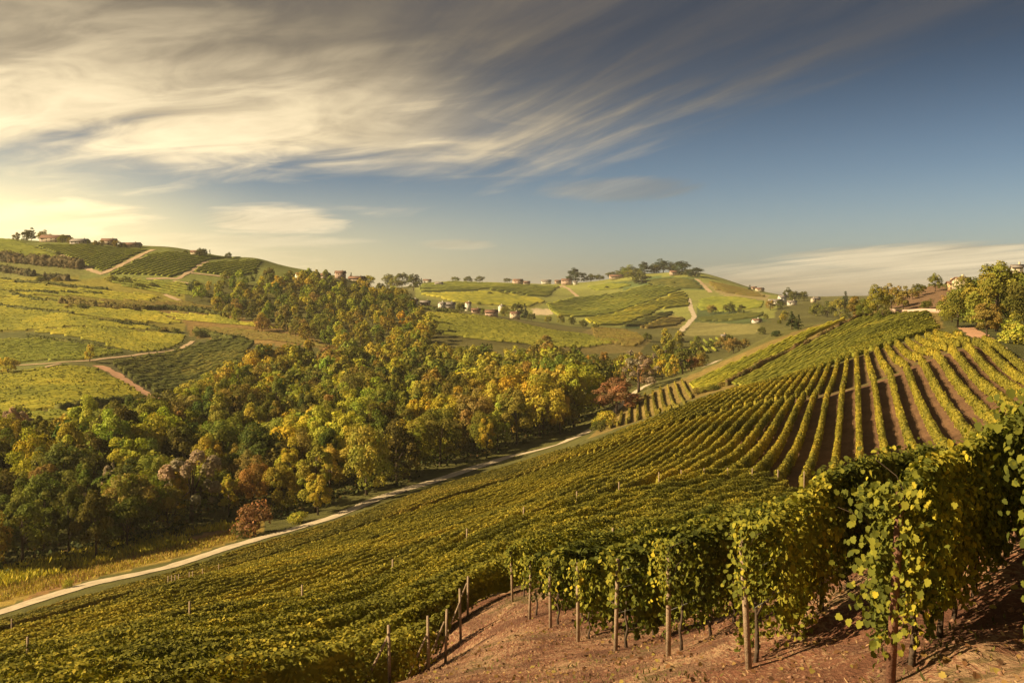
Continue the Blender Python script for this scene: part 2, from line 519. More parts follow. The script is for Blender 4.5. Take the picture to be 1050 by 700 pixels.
def ribbon(name, pts, width, mat, lift, step=1.5, wob=.3, kind='structure', nx=3):
    """A path draped on the ground as a sheet."""
    p = resample(pts, step)
    d = np.gradient(p, axis=0); d /= np.linalg.norm(d, axis=1, keepdims=True)
    nn = np.column_stack([-d[:, 1], d[:, 0]])
    w = width * (.5 + wob * (fbm(p[:, 0] / 3.5, p[:, 1] / 3.5, 31, 4) - .5))
    w2 = width * (.5 + wob * (fbm(p[:, 0] / 3.5, p[:, 1] / 3.5, 77, 4) - .5))
    us = np.linspace(0, 1, nx)
    XY = p[:, None] + nn[:, None] * ((-w[:, None] * (1 - us) + w2[:, None] * us)[..., None])
    X, Y = XY[..., 0], XY[..., 1]
    V = np.stack([X, Y, H(X, Y) + lift], -1).reshape(-1, 3)
    i = np.arange(len(p) - 1)[:, None] * nx; j = np.arange(nx - 1)[None]
    q = np.stack([i + j + 1, i + j, i + nx + j, i + nx + j + 1], -1).reshape(-1, 4)
    o = mk(name, V, [q], mat)
    o['kind'] = kind
    return o


ORD = ['first', 'second', 'third', 'fourth', 'fifth', 'sixth', 'seventh', 'eighth', 'ninth', 'tenth', 'eleventh', 'twelfth', 'thirteenth', 'fourteenth',
       'fifteenth', 'sixteenth', 'seventeenth', 'eighteenth', 'nineteenth']
_TENS = {2: ('twentieth', 'twenty'), 3: ('thirtieth', 'thirty'), 4: ('fortieth', 'forty'), 5: ('fiftieth', 'fifty'), 6: ('sixtieth', 'sixty'), 7: ('seventieth', 'seventy'), 8: ('eightieth', 'eighty'),
         9: ('ninetieth', 'ninety')}


def ordinal(i):
    """0 -> first"""
    n = i + 1
    if n == 100: return 'hundredth'
    if n > 100: return 'hundred and ' + ordinal(n - 101)
    if n < 20: return ORD[n - 1]
    t = _TENS[n // 10]
    return t[0] if n % 10 == 0 else t[1] + '-' + ORD[n % 10 - 1]

# ------------------------------------------------------------------ the ground: one sheet out to the horizon
# rows of the nearest vineyard: row k starts on the headland line, 3.1 m apart, and runs off at 40 degrees to the right
RD = np.array([.6432, .7657]); RN = np.array([-.7657, .6432])      # along a row, across the rows (away from the camera)


def headland(k):
    return np.array([3.62 - .166 * 3.1 * k, 8.5 + 3.1 * k])


def across(x, y):
    return ((x - 3.62) * RN[0] + (y - 8.5) * RN[1]) / 2.393           # in rows: 0 at the big row by the camera


APEX = np.array([195., 505.])                                          # the fan of the hillside rows meets here

CROSS = [(-80, 684), (95, 632), (265, 580), (350, 553), (450, 520), (550, 488), (600, 470), (640, 460), (690, 441), (760, 421), (850, 405), (880, 397),
         (908, 388), (940, 373), (970, 362), (1000, 353), (1015, 350)]
ROADSIDE = [(-80, 653), (0, 633), (100, 603), (175, 586), (262, 558), (350, 532), (450, 498), (525, 477), (575, 462), (600, 453), (660, 429), (720, 405), (760, 393),
            (800, 385), (850, 370), (900, 351), (933, 344), (963, 336), (985, 340), (1000, 349)]
ROADSIDE = [(a, b + (8.5 - .0095 * a if a < 600 else 7.0)) for a, b in ROADSIDE]
LOWER = [(a, b + 1.5) for a, b in CROSS] + [(1060, 390), (1110, 430), (1110, 580), (-80, 780)]
UPPER = ROADSIDE + [(a, b - 1) for a, b in CROSS[::-1]]

G_OLIVE = (.105, .10, .030)
TINTS = [   # image outline, distance range, colour of the ground there
    ([(-90, 800), (1110, 800), (1110, 385), (1015, 350), *CROSS[::-1]], 30, 175, (.15, .085, .045)),
    (UPPER, 60, 262, (.14, .09, .042)),
    ([(600, 452), (640, 415), (700, 388), (800, 345), (885, 318), (960, 318), (968, 336), (933, 345), (850, 370), (760, 394), (700, 412), (640, 440)], 200, 350, (.20, .145, .045)),
    # bank and slope right of the fan
    ([(965, 330), (1000, 345), (1060, 385), (1110, 420), (1110, 300), (1000, 318)], 120, 330, (.085, .085, .028)),
    ([(912, 316), (960, 318), (985, 300), (960, 292), (920, 300)], 260, 400, (.17, .105, .06)),
    # grass strip along the far side of the road
    ([(-80, 640), (0, 622), (100, 592), (200, 568), (270, 545), (270, 528), (200, 552), (100, 573), (0, 596), (-80, 612)], 110, 215, (.30, .21, .05)),
    ([(20, 618), (100, 590), (190, 562), (240, 548), (235, 540), (150, 562), (60, 592)], 110, 200, (.27, .155, .06)),
    # opposite hill, field by field
    ([(-300, 345), (190, 345), (190, 283), (-300, 283)], 380, 800, (.22, .19, .035)),
    ([(-300, 440), (60, 432), (180, 425), (160, 409), (100, 376), (0, 383), (-300, 390)], 250, 420, (.17, .15, .035)),
    ([(-300, 384), (0, 384), (190, 352), (190, 340), (-300, 340)], 300, 560, (.13, .135, .04)),
    ([(105, 376), (240, 343), (265, 352), (235, 388), (165, 408)], 330, 540, (.10, .095, .04)),
    ([(150, 318), (225, 322), (300, 336), (345, 358), (262, 352), (195, 345), (190, 330)], 400, 650, (.23, .15, .05)),
    ([(-200, 285), (100, 285), (190, 290), (255, 292), (345, 278), (240, 258), (150, 252), (20, 245), (-200, 243)], 560, 900, (.165, .18, .045)),
    ([(0, 263), (85, 276), (100, 283), (0, 286)], 560, 760, (.16, .16, .045)),
    # spur in the middle
    ([(428, 362), (440, 312), (560, 330), (660, 345), (655, 362), (520, 365)], 430, 720, (.13, .115, .035)),
    ([(560, 356), (610, 335), (668, 348), (655, 362), (600, 362)], 430, 760, (.19, .15, .05)),
    # far hill
    ([(425, 335), (425, 280), (640, 278), (700, 268), (800, 300), (790, 345), (660, 345), (560, 332)], 760, 1700, (.205, .21, .05)),
    ([(637, 335), (678, 319), (691, 321), (653, 339)], 760, 1600, (.06, .085, .025)),
    ([(650, 339), (690, 322), (702, 330), (690, 345), (668, 345)], 760, 1600, (.21, .175, .05)),
    ([(430, 303), (500, 300), (560, 310), (545, 318), (470, 312)], 760, 1600, (.23, .215, .05)),
    ([(545, 316), (568, 317), (566, 323), (547, 323)], 700, 1600, (.50, .40, .24)),
    ([(617, 290), (690, 285), (700, 290), (660, 293), (640, 297)], 760, 1600, (.10, .13, .04)),
    ([(690, 297), (725, 297), (715, 285), (670, 283), (655, 290)], 760, 1600, (.085, .12, .04)),
    ([(712, 330), (715, 314), (770, 320), (790, 330), (760, 332)], 700, 1600, (.075, .095, .03)),
    ([(722, 290), (745, 291), (790, 303), (785, 308), (740, 303)], 760, 1600, (.30, .24, .10)),
    ([(700, 345), (712, 330), (780, 333), (775, 342)], 600, 1500, (.20, .18, .06)),
]


def ground_tint(x, y, z):
    r = np.hypot(x, y)
    n1 = fbm(x / 35, y / 35, 41, 4); n2 = fbm(x / 9, y / 9, 43, 3)
    col = np.array(G_OLIVE)[None] * np.ones((x.size, 1))
    ok = y > 3
    yy = np.where(ok, y, 3.0)
    px, py = proj(x, yy, z)
    for poly, a, b, c in TINTS:
        ins = ok & (y > a) & (y < b) & in_poly(px, py, poly)
        col[ins] = c
    far = r > 1750
    col[far] = (.10, .115, .06)
    # patchiness of the far hill and fields
    pat = fbm(x / 120, y / 70, 51, 3)[:, None]
    col = np.where((r > 380)[:, None] & (r < 1900)[:, None], col * (1 + .9 * (pat - .5)), col)
    col = col * (1 + .5 * (n1[:, None] - .5)) * (1 + .3 * (n2[:, None] - .5))
    s = across(x, y)
    dirt = np.clip((16.3 - s) / 1.5, 0, 1) * np.clip((90 - r) / 10, 0, 1)
    # the weedy bank left of the headland
    hx = 3.62 - .166 * (y - 8.5)
    grassy = np.clip((hx - 2.5 - x) / 4.0, 0, 1) * .6
    dcol = np.array((.205, .092, .055))[None] * (1 + .6 * (n2[:, None] - .5))
    dcol = dcol * (1 - grassy[:, None]) + np.array((.09, .085, .03))[None] * grassy[:, None]
    col = col * (1 - dirt[:, None]) + dcol * dirt[:, None]
    return np.clip(col, .01, .8), dirt * (1 - grassy)


def build_ground():
    az = np.concatenate([np.linspace(-180, -60, 41)[:-1], np.linspace(-60, -36, 41)[:-1], np.linspace(-36, 36, 561)[:-1], np.linspace(36, 60, 41)[:-1], np.linspace(60, 180, 41)[:-1]])
    r = [.7]
    while r[-1] < 12000:
        q = 1.03 if r[-1] < 6 else (1.014 if r[-1] < 1900 else 1.07)
        r.append(r[-1] * q)
    r = np.array(r)
    A, Rr = np.meshgrid(np.radians(az), r)
    X = Rr * np.sin(A); Y = Rr * np.cos(A)
    Z = H(X, Y)
    V = np.stack([X, Y, Z], -1).reshape(-1, 3)
    V = np.vstack([V, [[0, 0, float(H(0., 0.)[0])]]])
    na = len(az)
    i = np.arange(len(r) - 1)[:, None] * na; j = np.arange(na)[None]
    q = np.stack([i + j, i + na + j, i + na + (j + 1) % na, i + (j + 1) % na], -1).reshape(-1, 4)
    jj = np.arange(na)
    tri = np.stack([np.full(na, len(V) - 1), jj, (jj + 1) % na], -1)
    col, dirt = ground_tint(V[:, 0], V[:, 1], V[:, 2])
    m, g = mat_base('ground_soil_and_grass')
    out = g.n('ShaderNodeOutputMaterial')
    at = g.n('ShaderNodeAttribute', attribute_name='col'); di = g.n('ShaderNodeAttribute', attribute_name='dirt')
    geo = g.n('ShaderNodeNewGeometry')
    P = geo.outputs['Position']
    a = g.noise(P, .35, 5, .6); b = g.noise(P, 3.0, 5, .62); c = g.noise(P, 17.0, 4, .6)
    mp = g.n('ShaderNodeMapping'); g.link(P, mp.inputs[0]); mp.inputs['Scale'].default_value = (9, 1.6, 9); mp.inputs['Rotation'].default_value = (0, 0, .7)
    st = g.noise(mp.outputs[0], 2.2, 5, .65, .6)
    f = g.math('ADD', g.math('MULTIPLY', a, .4), g.math('ADD', g.math('MULTIPLY', b, .35), g.math('MULTIPLY', c, .25)))
    f = g.smooth(f, .35, .65, .62, 1.4)
    base = g.mix(1.0, at.outputs['Color'], g.comb(f, f, f), 'MULTIPLY')
    straw = g.math('MULTIPLY', g.smooth(g.math('ADD', g.math('MULTIPLY', st, .6), g.math('MULTIPLY', a, .5)), .50, .62), di.outputs['Fac'])
    base = g.mix(g.math('MULTIPLY', straw, .7), base, (.46, .31, .18))
    big = g.noise(P, .55, 4, .6, .8)
    dark = g.math('MULTIPLY', g.smooth(big, .46, .58), di.outputs['Fac'])
    base = g.mix(g.math('MULTIPLY', dark, .62), base, (.105, .052, .036))
    weeds = g.math('MULTIPLY', g.smooth(g.math('ADD', g.math('MULTIPLY', b, .4), g.math('MULTIPLY', a, .6)), .545, .60), di.outputs['Fac'])
    base = g.mix(g.math('MULTIPLY', weeds, .65), base, (.085, .075, .026))
    bs = g.n('ShaderNodeBsdfPrincipled'); g.link(base, bs.inputs['Base Color'])
    bs.inputs['Roughness'].default_value = .95; bs.inputs['Specular IOR Level'].default_value = .1
    bp = g.n('ShaderNodeBump'); bp.inputs['Strength'].default_value = 1.0; bp.inputs['Distance'].default_value = .16
    hh = g.math('ADD', g.math('MULTIPLY', b, .7), g.math('ADD', g.math('MULTIPLY', c, .3), g.math('MULTIPLY', st, .4)))
    g.link(hh, bp.inputs['Height']); g.link(bp.outputs[0], bs.inputs['Normal'])
    g.link(bs.outputs[0], out.inputs[0])
    o = mk('ground', V, [q, tri], m, None, col, None, True, {'dirt': dirt})
    o['kind'] = 'structure'


build_ground()

# ------------------------------------------------------------------ roads and tracks
ROAD_PX = [(-200, 690), (-80, 650), (0, 628), (100, 597), (175, 581), (262, 553), (350, 527), (450, 492), (525, 467), (575, 455), (606, 440)]
road_pts = hits(ROAD_PX, 100, 330) + [(52., 330.), (75., 380.), (110., 470.)]
ribbon('valley_road', road_pts, 3.8, M['road'], .10, 1.2, .35)


def track(name, pts, w, mat, y0, y1=1700, lift=.25):
    return ribbon(name, hits(pts, y0, y1), w * .85, mat, lift, 2.5, .6)


track('field_track', [(14, 375), (50, 373), (92, 370), (140, 364), (180, 359), (190, 355), (198, 350)], 3.4, M['track'], 300)
track('field_track', [(20, 381), (45, 377), (62, 373)], 2.4, M['track'], 300)
track('field_track', [(101, 375), (116, 382), (130, 391), (146, 402), (161, 409)], 6.0, M['pinktrack'], 300)
track('field_track', [(103, 421), (130, 415), (152, 411)], 2.2, M['track'], 250)
track('field_track', [(60, 262), (75, 268), (90, 276), (104, 281), (120, 274), (140, 264), (157, 256)], 5.0, M['track'], 540)
track('field_track', [(143, 265), (180, 266), (212, 266)], 3.6, M['track'], 560)
track('field_track', [(212, 268), (198, 277), (183, 286), (150, 286)], 4.4, M['track'], 560)
track('field_track', [(178, 288), (192, 291)], 4.0, M['track'], 540)
track('field_track', [(196, 280), (215, 282), (238, 285)], 3.6, M['track'], 560)
track('field_track', [(169, 302), (176, 305), (184, 308)], 4.0, M['track'], 480)
track('field_track', [(470, 330), (500, 334), (545, 341)], 3.0, M['track'], 450)
track('field_track', [(714, 286), (722, 293), (729, 300)], 7.0, M['track'], 900)
track('field_track', [(577, 293), (585, 298), (592, 304)], 6.0, M['track'], 900)
track('field_track', [(577, 293), (566, 297), (558, 300)], 6.0, M['track'], 900)
track('field_track', [(706, 306), (709, 318), (712, 324), (706, 332), (697, 342)], 6.0, M['road'], 700)
track('hill_track', [(1085, 398), (1050, 375), (1030, 362), (1012, 350)], 3.2, M['track'], 90, 300, .12)
track('hill_track', [(1012, 350), (1003, 344), (992, 336)], 4.5, M['pinktrack'], 130, 300, .12)


# ------------------------------------------------------------------ vine rows
def palette(cols, wts=None):
    return np.array(cols, float) * 1.55, np.array(wts if wts is not None else np.ones(len(cols)) / len(cols), float)


PAL_NEAR = palette([(.040, .047, .010), (.074, .080, .013), (.135, .130, .018), (.24, .20, .022), (.36, .28, .03)], [.22, .32, .28, .14, .04])
PAL_SLOPE = palette([(.062, .062, .012), (.105, .100, .016), (.165, .148, .020), (.26, .205, .025), (.34, .26, .03)], [.20, .31, .30, .15, .04])
PAL_FAN = palette([(.078, .074, .014), (.13, .117, .018), (.195, .165, .022), (.28, .215, .026), (.22, .13, .025)], [.16, .30, .32, .18, .04])
PAL_STRIP = palette([(.075, .07, .016), (.12, .105, .020), (.17, .14, .022), (.22, .165, .026), (.17, .095, .024)], [.2, .3, .28, .16, .06])
PAL_YELLOW = palette([(.13, .135, .020), (.21, .200, .025), (.28, .245, .030), (.35, .285, .034)], [.30, .36, .25, .09])
PAL_ORANGE = palette([(.15, .11, .022), (.21, .155, .026), (.26, .175, .03), (.18, .105, .03)], [.25, .35, .25, .15])
PAL_GREEN = palette([(.115, .130, .022), (.15, .165, .026), (.195, .20, .030), (.25, .23, .034)], [.25, .35, .27, .13])
PAL_MEADOW = palette([(.085, .088, .016), (.13, .132, .020), (.175, .165, .026), (.25, .21, .03)], [.28, .34, .26, .12])
PAL_DARK = palette([(.050, .058, .014), (.075, .080, .018), (.11, .105, .022), (.17, .14, .028)], [.32, .36, .22, .10])
PAL_BROWN = palette([(.11, .085, .024), (.15, .11, .028), (.12, .11, .024), (.20, .15, .03)], [.3, .3, .25, .15])


def pick(pal, x, y, rg, patch=9.0, seed=61):
    """Leaf colours: patches of the palette over the field, mixed leaf by leaf."""
    cols, w = pal
    u = np.clip((fbm(x / patch, y / patch, seed, 3) - .5) * 1.7 + .5, 0, 1) * .55 + rg.random(len(x)) * .45
    u = np.argsort(np.argsort(u)) / max(len(u), 1) * .35 + u * .65 if len(u) > 20 else u
    cum = np.cumsum(w) / w.sum()
    f = np.interp(u, np.concatenate([[0], cum]), np.arange(len(cum) + 1)) - .5
    f = np.clip(f, 0, len(cols) - 1.001)
    i = f.astype(int); t = (f - i)[:, None]
    c = cols[i] * (1 - t) + cols[np.minimum(i + 1, len(cols) - 1)] * t
    return c * (1 + .30 * (rg.random((len(x), 1)) - .5))


def hedge_geo(pts, h, w, base, pal, rg, hull=True, step=.8, cards=30, size=.25, leaf=False, K=7, patch=9.0, wob=.22, hull_scale=1.0, clear=0.0):
    """A row of vines along pts: bumpy hull of foliage and leaf clumps over it. Returns V, faces, colours."""
    p = resample(pts, step)
    n = len(p)
    d = np.gradient(p, axis=0); d /= np.linalg.norm(d, axis=1, keepdims=True) + 1e-9
    nn = np.column_stack([-d[:, 1], d[:, 0]])
    L = np.concatenate([[0], np.cumsum(np.hypot(*np.diff(p, axis=0).T))])
    g0 = H(p[:, 0], p[:, 1])
    seed = int(rg.integers(1, 9999))
    hv = h * (1 + wob * (fbm(L / 1.6, L * 0 + seed, seed, 3) - .5) * 2)
    wv = w * (1 + wob * 1.3 * (fbm(L / 1.3, L * 0 + seed + 5, seed, 3) - .5) * 2)
    bv = base * (1 + .8 * (fbm(L / .9, L * 0 + seed + 9, seed, 2) - .5) * 2)
    V, Fs, Cc = [], [], []
    nv = 0
    if hull:
        th = np.linspace(-1.0, 1.0, K)
        ox = np.sign(th) * np.clip(np.abs(th) * 1.9, 0, 1) ** .8
        oz = 1 - np.clip((np.abs(th) - .18) / .82, 0, 1) ** 1.15
        j = 1 + .28 * (rg.random((n, K)) - .5)
        off = ox[None] * wv[:, None] * .5 * j * hull_scale
        zz = bv[:, None] + (hv - bv)[:, None] * oz[None] * (1 + .10 * (rg.random((n, K)) - .5)) * (.5 + .5 * hull_scale)
        X = p[:, None, 0] + nn[:, None, 0] * off; Y = p[:, None, 1] + nn[:, None, 1] * off
        Z = g0[:, None] + zz
        V.append(np.stack([X, Y, Z], -1).reshape(-1, 3))
        i = np.arange(n - 1)[:, None] * K; k = np.arange(K - 1)[None]
        Fs.append(np.stack([i + k, i + k + 1, i + K + k + 1, i + K + k], -1).reshape(-1, 4))
        caps = []
        for c0, rev in ((0, 1), ((n - 1) * K, 0)):
            for q in range(0, (K - 1) // 2):
                a = [c0 + q, c0 + q + 1, c0 + K - 2 - q, c0 + K - 1 - q]
                caps.append(a[::-1] if rev else a)
        caps = [c for c in caps if len(set(c)) == 4]
        if caps: Fs.append(np.array(caps))
        Cc.append(pick(pal, X.ravel(), Y.ravel(), rg, patch) * (.92 if leaf else 1.0)); nv = n * K
    m = int(cards * L[-1])
    if m > 0:
        s = rg.random(m) * L[-1]
        t = np.abs(rg.random(m) * 2 - 1); sg = np.where(rg.random(m) < .5, -1, 1)
        ptx = np.interp(s, L, p[:, 0]); pty = np.interp(s, L, p[:, 1])
        nx = np.interp(s, L, nn[:, 0]); ny = np.interp(s, L, nn[:, 1])
        hh = np.interp(s, L, hv); ww = np.interp(s, L, wv); bb = np.interp(s, L, bv)
        ox = sg * np.clip(t * 1.9, 0, 1) ** .8
        oz = 1 - np.clip((t - .18) / .82, 0, 1) ** 1.15
        rad = 1.0 - .5 * rg.random(m) ** 2.0 if leaf else 1.04 - .14 * rg.random(m)
        off = ox * ww * .5 * rad
        z = bb + (hh - bb) * oz * (1 - .06 * rg.random(m)) + .10 * rg.normal(size=m) * h * .3
        cx = ptx + nx * off; cy = pty + ny * off
        z = np.maximum(z, .12)
        cen = np.column_stack([cx, cy, np.interp(s, L, g0) * 0 + H(cx, cy) + z])
        nrm = np.column_stack([nx * ox * .9, ny * ox * .9, .25 + .9 * (oz > .9)]) + rg.normal(size=(m, 3)) * (.55 if leaf else .40)
        sz = size * (.65 + .7 * rg.random(m))
        ud = np.array([[0, 0, -1.0]]) * np.ones((m, 1)) if leaf else None
        Tm, Fm = (LEAF_T, LEAF_F) if leaf else (CARD_T, CARD_F)
        Vc, Fc = scatter(Tm, Fm, cen, nrm, sz, rg, ud)
        V.append(Vc); Fs.append(Fc + nv)
        Cc.append(np.repeat(pick(pal, cx, cy, rg, patch), len(Tm), axis=0))
    return np.vstack(V), Fs, np.vstack(Cc)


def post_acc(acc, x, y, h, r, lean=(0, 0), col=None):
    z = float(H(x, y)[0])
    acc.tube([(x, y, z - .15), (x + lean[0] * .5, y + lean[1] * .5, z + h * .5), (x + lean[0], y + lean[1], z + h)], [r * 1.05, r, r * .92], 7)


# a vine trunk, one mesh shared by every trunk of the near rows
def trunk_mesh():
    a = Acc()
    a.tube([(0, 0, -.08), (.03, .01, .15), (-.015, .03, .34), (.035, 0, .55), (.01, -.02, .78)], [.036, .030, .026, .022, .018], 6)
    a.tube([(.03, 0, .52), (.16, .03, .70), (.32, .02, .80)], [.016, .013, .010], 5)
    o = a.build('vine_trunk', M['bark'])
    return o


TRUNK = trunk_mesh(); _trunk_used = [False]


def put_trunk(parent, ploc, x, y, rz, s):
    if not _trunk_used[0]:
        o = TRUNK; _trunk_used[0] = True
    else:
        o = TRUNK.copy(); C.objects.link(o)
    o.parent = parent
    o.location = (x - ploc[0], y - ploc[1], float(H(x, y)[0]) - ploc[2])
    o.rotation_euler = (0, 0, rz); o.scale = (s, s, s * random.uniform(.85, 1.15))


LD = np.array([-.90, -.436])                                      # the rows left of the headland run down this way


def near_row(k, kind, length, label, group, st=None, back=0.0):
    """One row of the nearest vineyard. kind 'right' starts at its post on the headland, 'left' falls away left of it,
    'through' passes below the headland from side to side."""
    rg = np.random.default_rng(500 + k * 3 + len(kind))
    D = LD if kind == 'left' else RD
    st = headland(k) if st is None else np.array(st, float)
    if kind == 'through':
        st = st - RD * back
    end = st + D * length
    loc = (float(st[0]), float(st[1]), float(H(*st)[0]))
    root = empty('vine_row', loc, label, 'vine row', group)
    pts = np.array([st + D * (.25 if kind == 'right' else .45), end])
    dist = max(6.0, st[1]) if kind != 'through' else 30.0
    big = kind == 'right' and k <= 2
    pal = PAL_NEAR if kind == 'right' else PAL_SLOPE
    npal = (PAL_NEAR[0] * 1.5, PAL_NEAR[1]) if k < 0 else PAL_NEAR  # edge row: yellow-green leaves brightened in colour to look sunlit
    inside = 0.0
    if big:
        parts = [hedge_geo(pts, 1.86, .62, .26, npal, rg, False, .35, (3200, 2100, 1300, 1100)[k + 1], (.046, .064, .07, .076)[k + 1], True, patch=1.6, wob=.15)]
        inside = 1.2
        parts.append(hedge_geo(np.array([st + D * inside, end]), 1.66, .30, .62, PAL_NEAR, rg, True, .35, 0, .1, False, patch=1.6, wob=.2))
    else:
        sz = min(.2, .065 + .0024 * dist)
        lf = kind == 'right' and k <= 5
        h = {'right': 1.86, 'left': 1.45, 'through': 1.62}[kind]
        parts = [hedge_geo(pts, h, .62 if kind == 'right' else .60, .32 if kind == 'right' else .25, pal, rg, False, .5, 300 * (.16 / sz) ** 1.5, sz, lf, patch=2.5, wob=.2)]
        inside = .9
        parts.append(hedge_geo(np.array([st + D * inside, end]), h * .80, .34, .5 if kind == 'right' else .3, pal, rg, True, .5, 0, .1, False, patch=2.5, wob=.25))
    if kind == 'right':                                             # leaves hanging round the end post
        m = 900 if k <= 0 else (600 if big else 200)
        u = rg.random(m)
        lo = .35 if k == 0 else .85
        sp = .17 if k <= 0 else .13
        cen = np.column_stack([st[0] + rg.normal(size=m) * sp, st[1] + rg.normal(size=m) * sp, loc[2] + lo + (1.9 - lo) * u ** .6])
        sz2 = (.045 if k < 0 else .058) if big else .06 + .0024 * dist
        Tm, Fm = (LEAF_T, LEAF_F) if big else (CARD_T, CARD_F)
        Vc, Fc = scatter(Tm, Fm, cen, np.array([[-.9, -.5, .4]]) + rg.normal(size=(m, 3)) * .6, sz2 * (.6 + .8 * rg.random(m)), rg, np.array([[0, 0, -1.]]) * np.ones((m, 1)))
        parts.append((Vc, [Fc], np.repeat(pick(PAL_NEAR, cen[:, 0] * 3, cen[:, 1] * 3, rg, 1.0) * np.array([1.15, 1.12, 1.0]), len(Tm), axis=0)))
        if big:                                                     # long shoots that stand out of the top
            m = int(length * 16)
            s = rg.random(m) * length * .8
            q = st[None] + D[None] * s[:, None] + rg.normal(size=(m, 2)) * .16
            cen = np.column_stack([q, H(q[:, 0], q[:, 1]) + 1.80 + .34 * rg.random(m) ** 1.8])
            Vc, Fc = scatter(LEAF_T, LEAF_F, cen, rg.normal(size=(m, 3)) + np.array([[-.4, 0, .6]]), .07 * (.6 + .7 * rg.random(m)), rg)
            parts.append((Vc, [Fc], np.repeat(pick(PAL_NEAR, q[:, 0], q[:, 1], rg, 1.6) * np.array([1.2, 1.15, 1.0]), 10, axis=0)))
    V = []; Fs = []; Cc = []; nv = 0
    for v, fs, c in parts:
        V.append(v); Cc.append(c)
        Fs += [f + nv for f in fs]; nv += len(v)
    mk('foliage', np.vstack(V), Fs, M['vine_leaf'], root, np.vstack(Cc), loc)
    if kind != 'through':
        for i in range(2 if kind == 'right' else 1):                # posts of the trellis
            a = Acc()
            q = st + D * (6.0 * i)
            hgt = 1.85 if kind == 'right' else (1.5, 1.72, 1.62, 1.66, 1.5)[k % 5]
            post_acc(a, q[0], q[1], hgt, .045 if k == 0 and kind == 'right' else .042, (rg.normal() * .05, rg.normal() * .05))
            a.build('end_post' if i == 0 else 'post', M['redpost'] if (k == 0 and kind == 'right') else M['post'], root, loc)
    if kind == 'left':
        a = Acc()
        f = st + np.array([-.75, -.25])
        zf = float(H(*f)[0])
        a.tube([(f[0], f[1], zf - .1), (st[0] - .03, st[1], loc[2] + 1.25)], [.034, .03], 6)
        a.build('brace', M['post'], root, loc)
    if big:
        for i in range(12):
            q = st + D * (rg.random() * length * .6) if i > 3 else st + rg.normal(size=2) * .12
            z0 = float(H(*q)[0]) + rg.uniform(1.2, 1.65)
            dx, dy = rg.normal(size=2) * .10
            up = rg.uniform(.25, .5)
            a = Acc()
            a.tube([(q[0], q[1], z0), (q[0] + dx, q[1] + dy, z0 + up * .6), (q[0] + dx * 2.6, q[1] + dy * 2.6, z0 + up * .9)], [.005, .004, .002], 4)
            a.build('cane', M['bark'], root, loc)
    if k <= 3 and kind == 'right':
        a = Acc()
        for zz in (.75, 1.25, 1.6):
            pp = resample(np.array([st, end]), 2.0)
            a.tube(np.column_stack([pp, H(pp[:, 0], pp[:, 1]) + zz]), .004, 4)
        a.build('trellis_wire', M['wire'], root, loc)
    if kind == 'right' and k <= 7:
        nt = int(min(length, 22 - k * 1.4) / 1.05)
        for i in range(max(nt, 3)):
            q = st + RD * (.45 + i * 1.05 + random.uniform(-.15, .15)) + RN * random.uniform(-.08, .08)
            put_trunk(root, loc, float(q[0]), float(q[1]), random.uniform(0, 6.28), random.uniform(.85, 1.15))
    return root


def near_vineyard():
    near_row(-1, 'right', 12, 'nearest vine row, only its yellow-green leaves reaching in at the right edge', 'near vine rows right of the bare headland', (3.52, 5.6))
    near_row(0, 'right', 13, 'tall leafy vine row with reddish end post, standing closest on the bare soil', 'near vine rows right of the bare headland')
    for k in range(1, 8):
        lab = '%s leafy vine row behind the big row with the reddish end post' % ordinal(k - 1)
        near_row(k, 'right', (16, 22, 26, 30, 34, 36, 38)[k - 1], lab, 'near vine rows right of the bare headland')
    for k in range(8, 17):
        lab = '%s long vine row passing below the far end of the bare headland' % ordinal(k - 8)
        near_row(k, 'through', 40 + min(52, 20 + 2.2 * k), lab, 'vine rows passing below the headland', None, 38 + k * .6)
    for i, (x, y) in enumerate(((-2.95, 21.4), (-2.3, 24.5), (-2.0, 26.6), (-1.63, 28.2), (-1.55, 31.0))):
        lab = '%s low vine row left of the headland, its post propped by a brace' % ordinal(i)
        near_row(i, 'left', 22, lab, 'vine rows falling away left of the headland', (x, y))


near_vineyard()

# every further row is first described, then the largest are built one by one and the rest as one mass
ROWS = []


def add_row(pts, label, group, **kw):
    pts = np.asarray(pts)
    mid = pts[len(pts) // 2]
    L = float(np.hypot(*np.diff(pts, axis=0).T).sum())
    ROWS.append(dict(pts=pts, label=label, group=group, size=L * kw.get('h', 1.8) / (mid[0] ** 2 + mid[1] ** 2), dist=float(np.hypot(*mid)), **kw))


def runs(pts, ok, minlen, step):
    out = []; i = 0
    while i < len(ok):
        if ok[i]:
            j = i
            while j + 1 < len(ok) and ok[j + 1]: j += 1
            if (j - i) * step >= minlen: out.append(pts[i:j + 1])
            i = j + 1
        else:
            i += 1
    return out


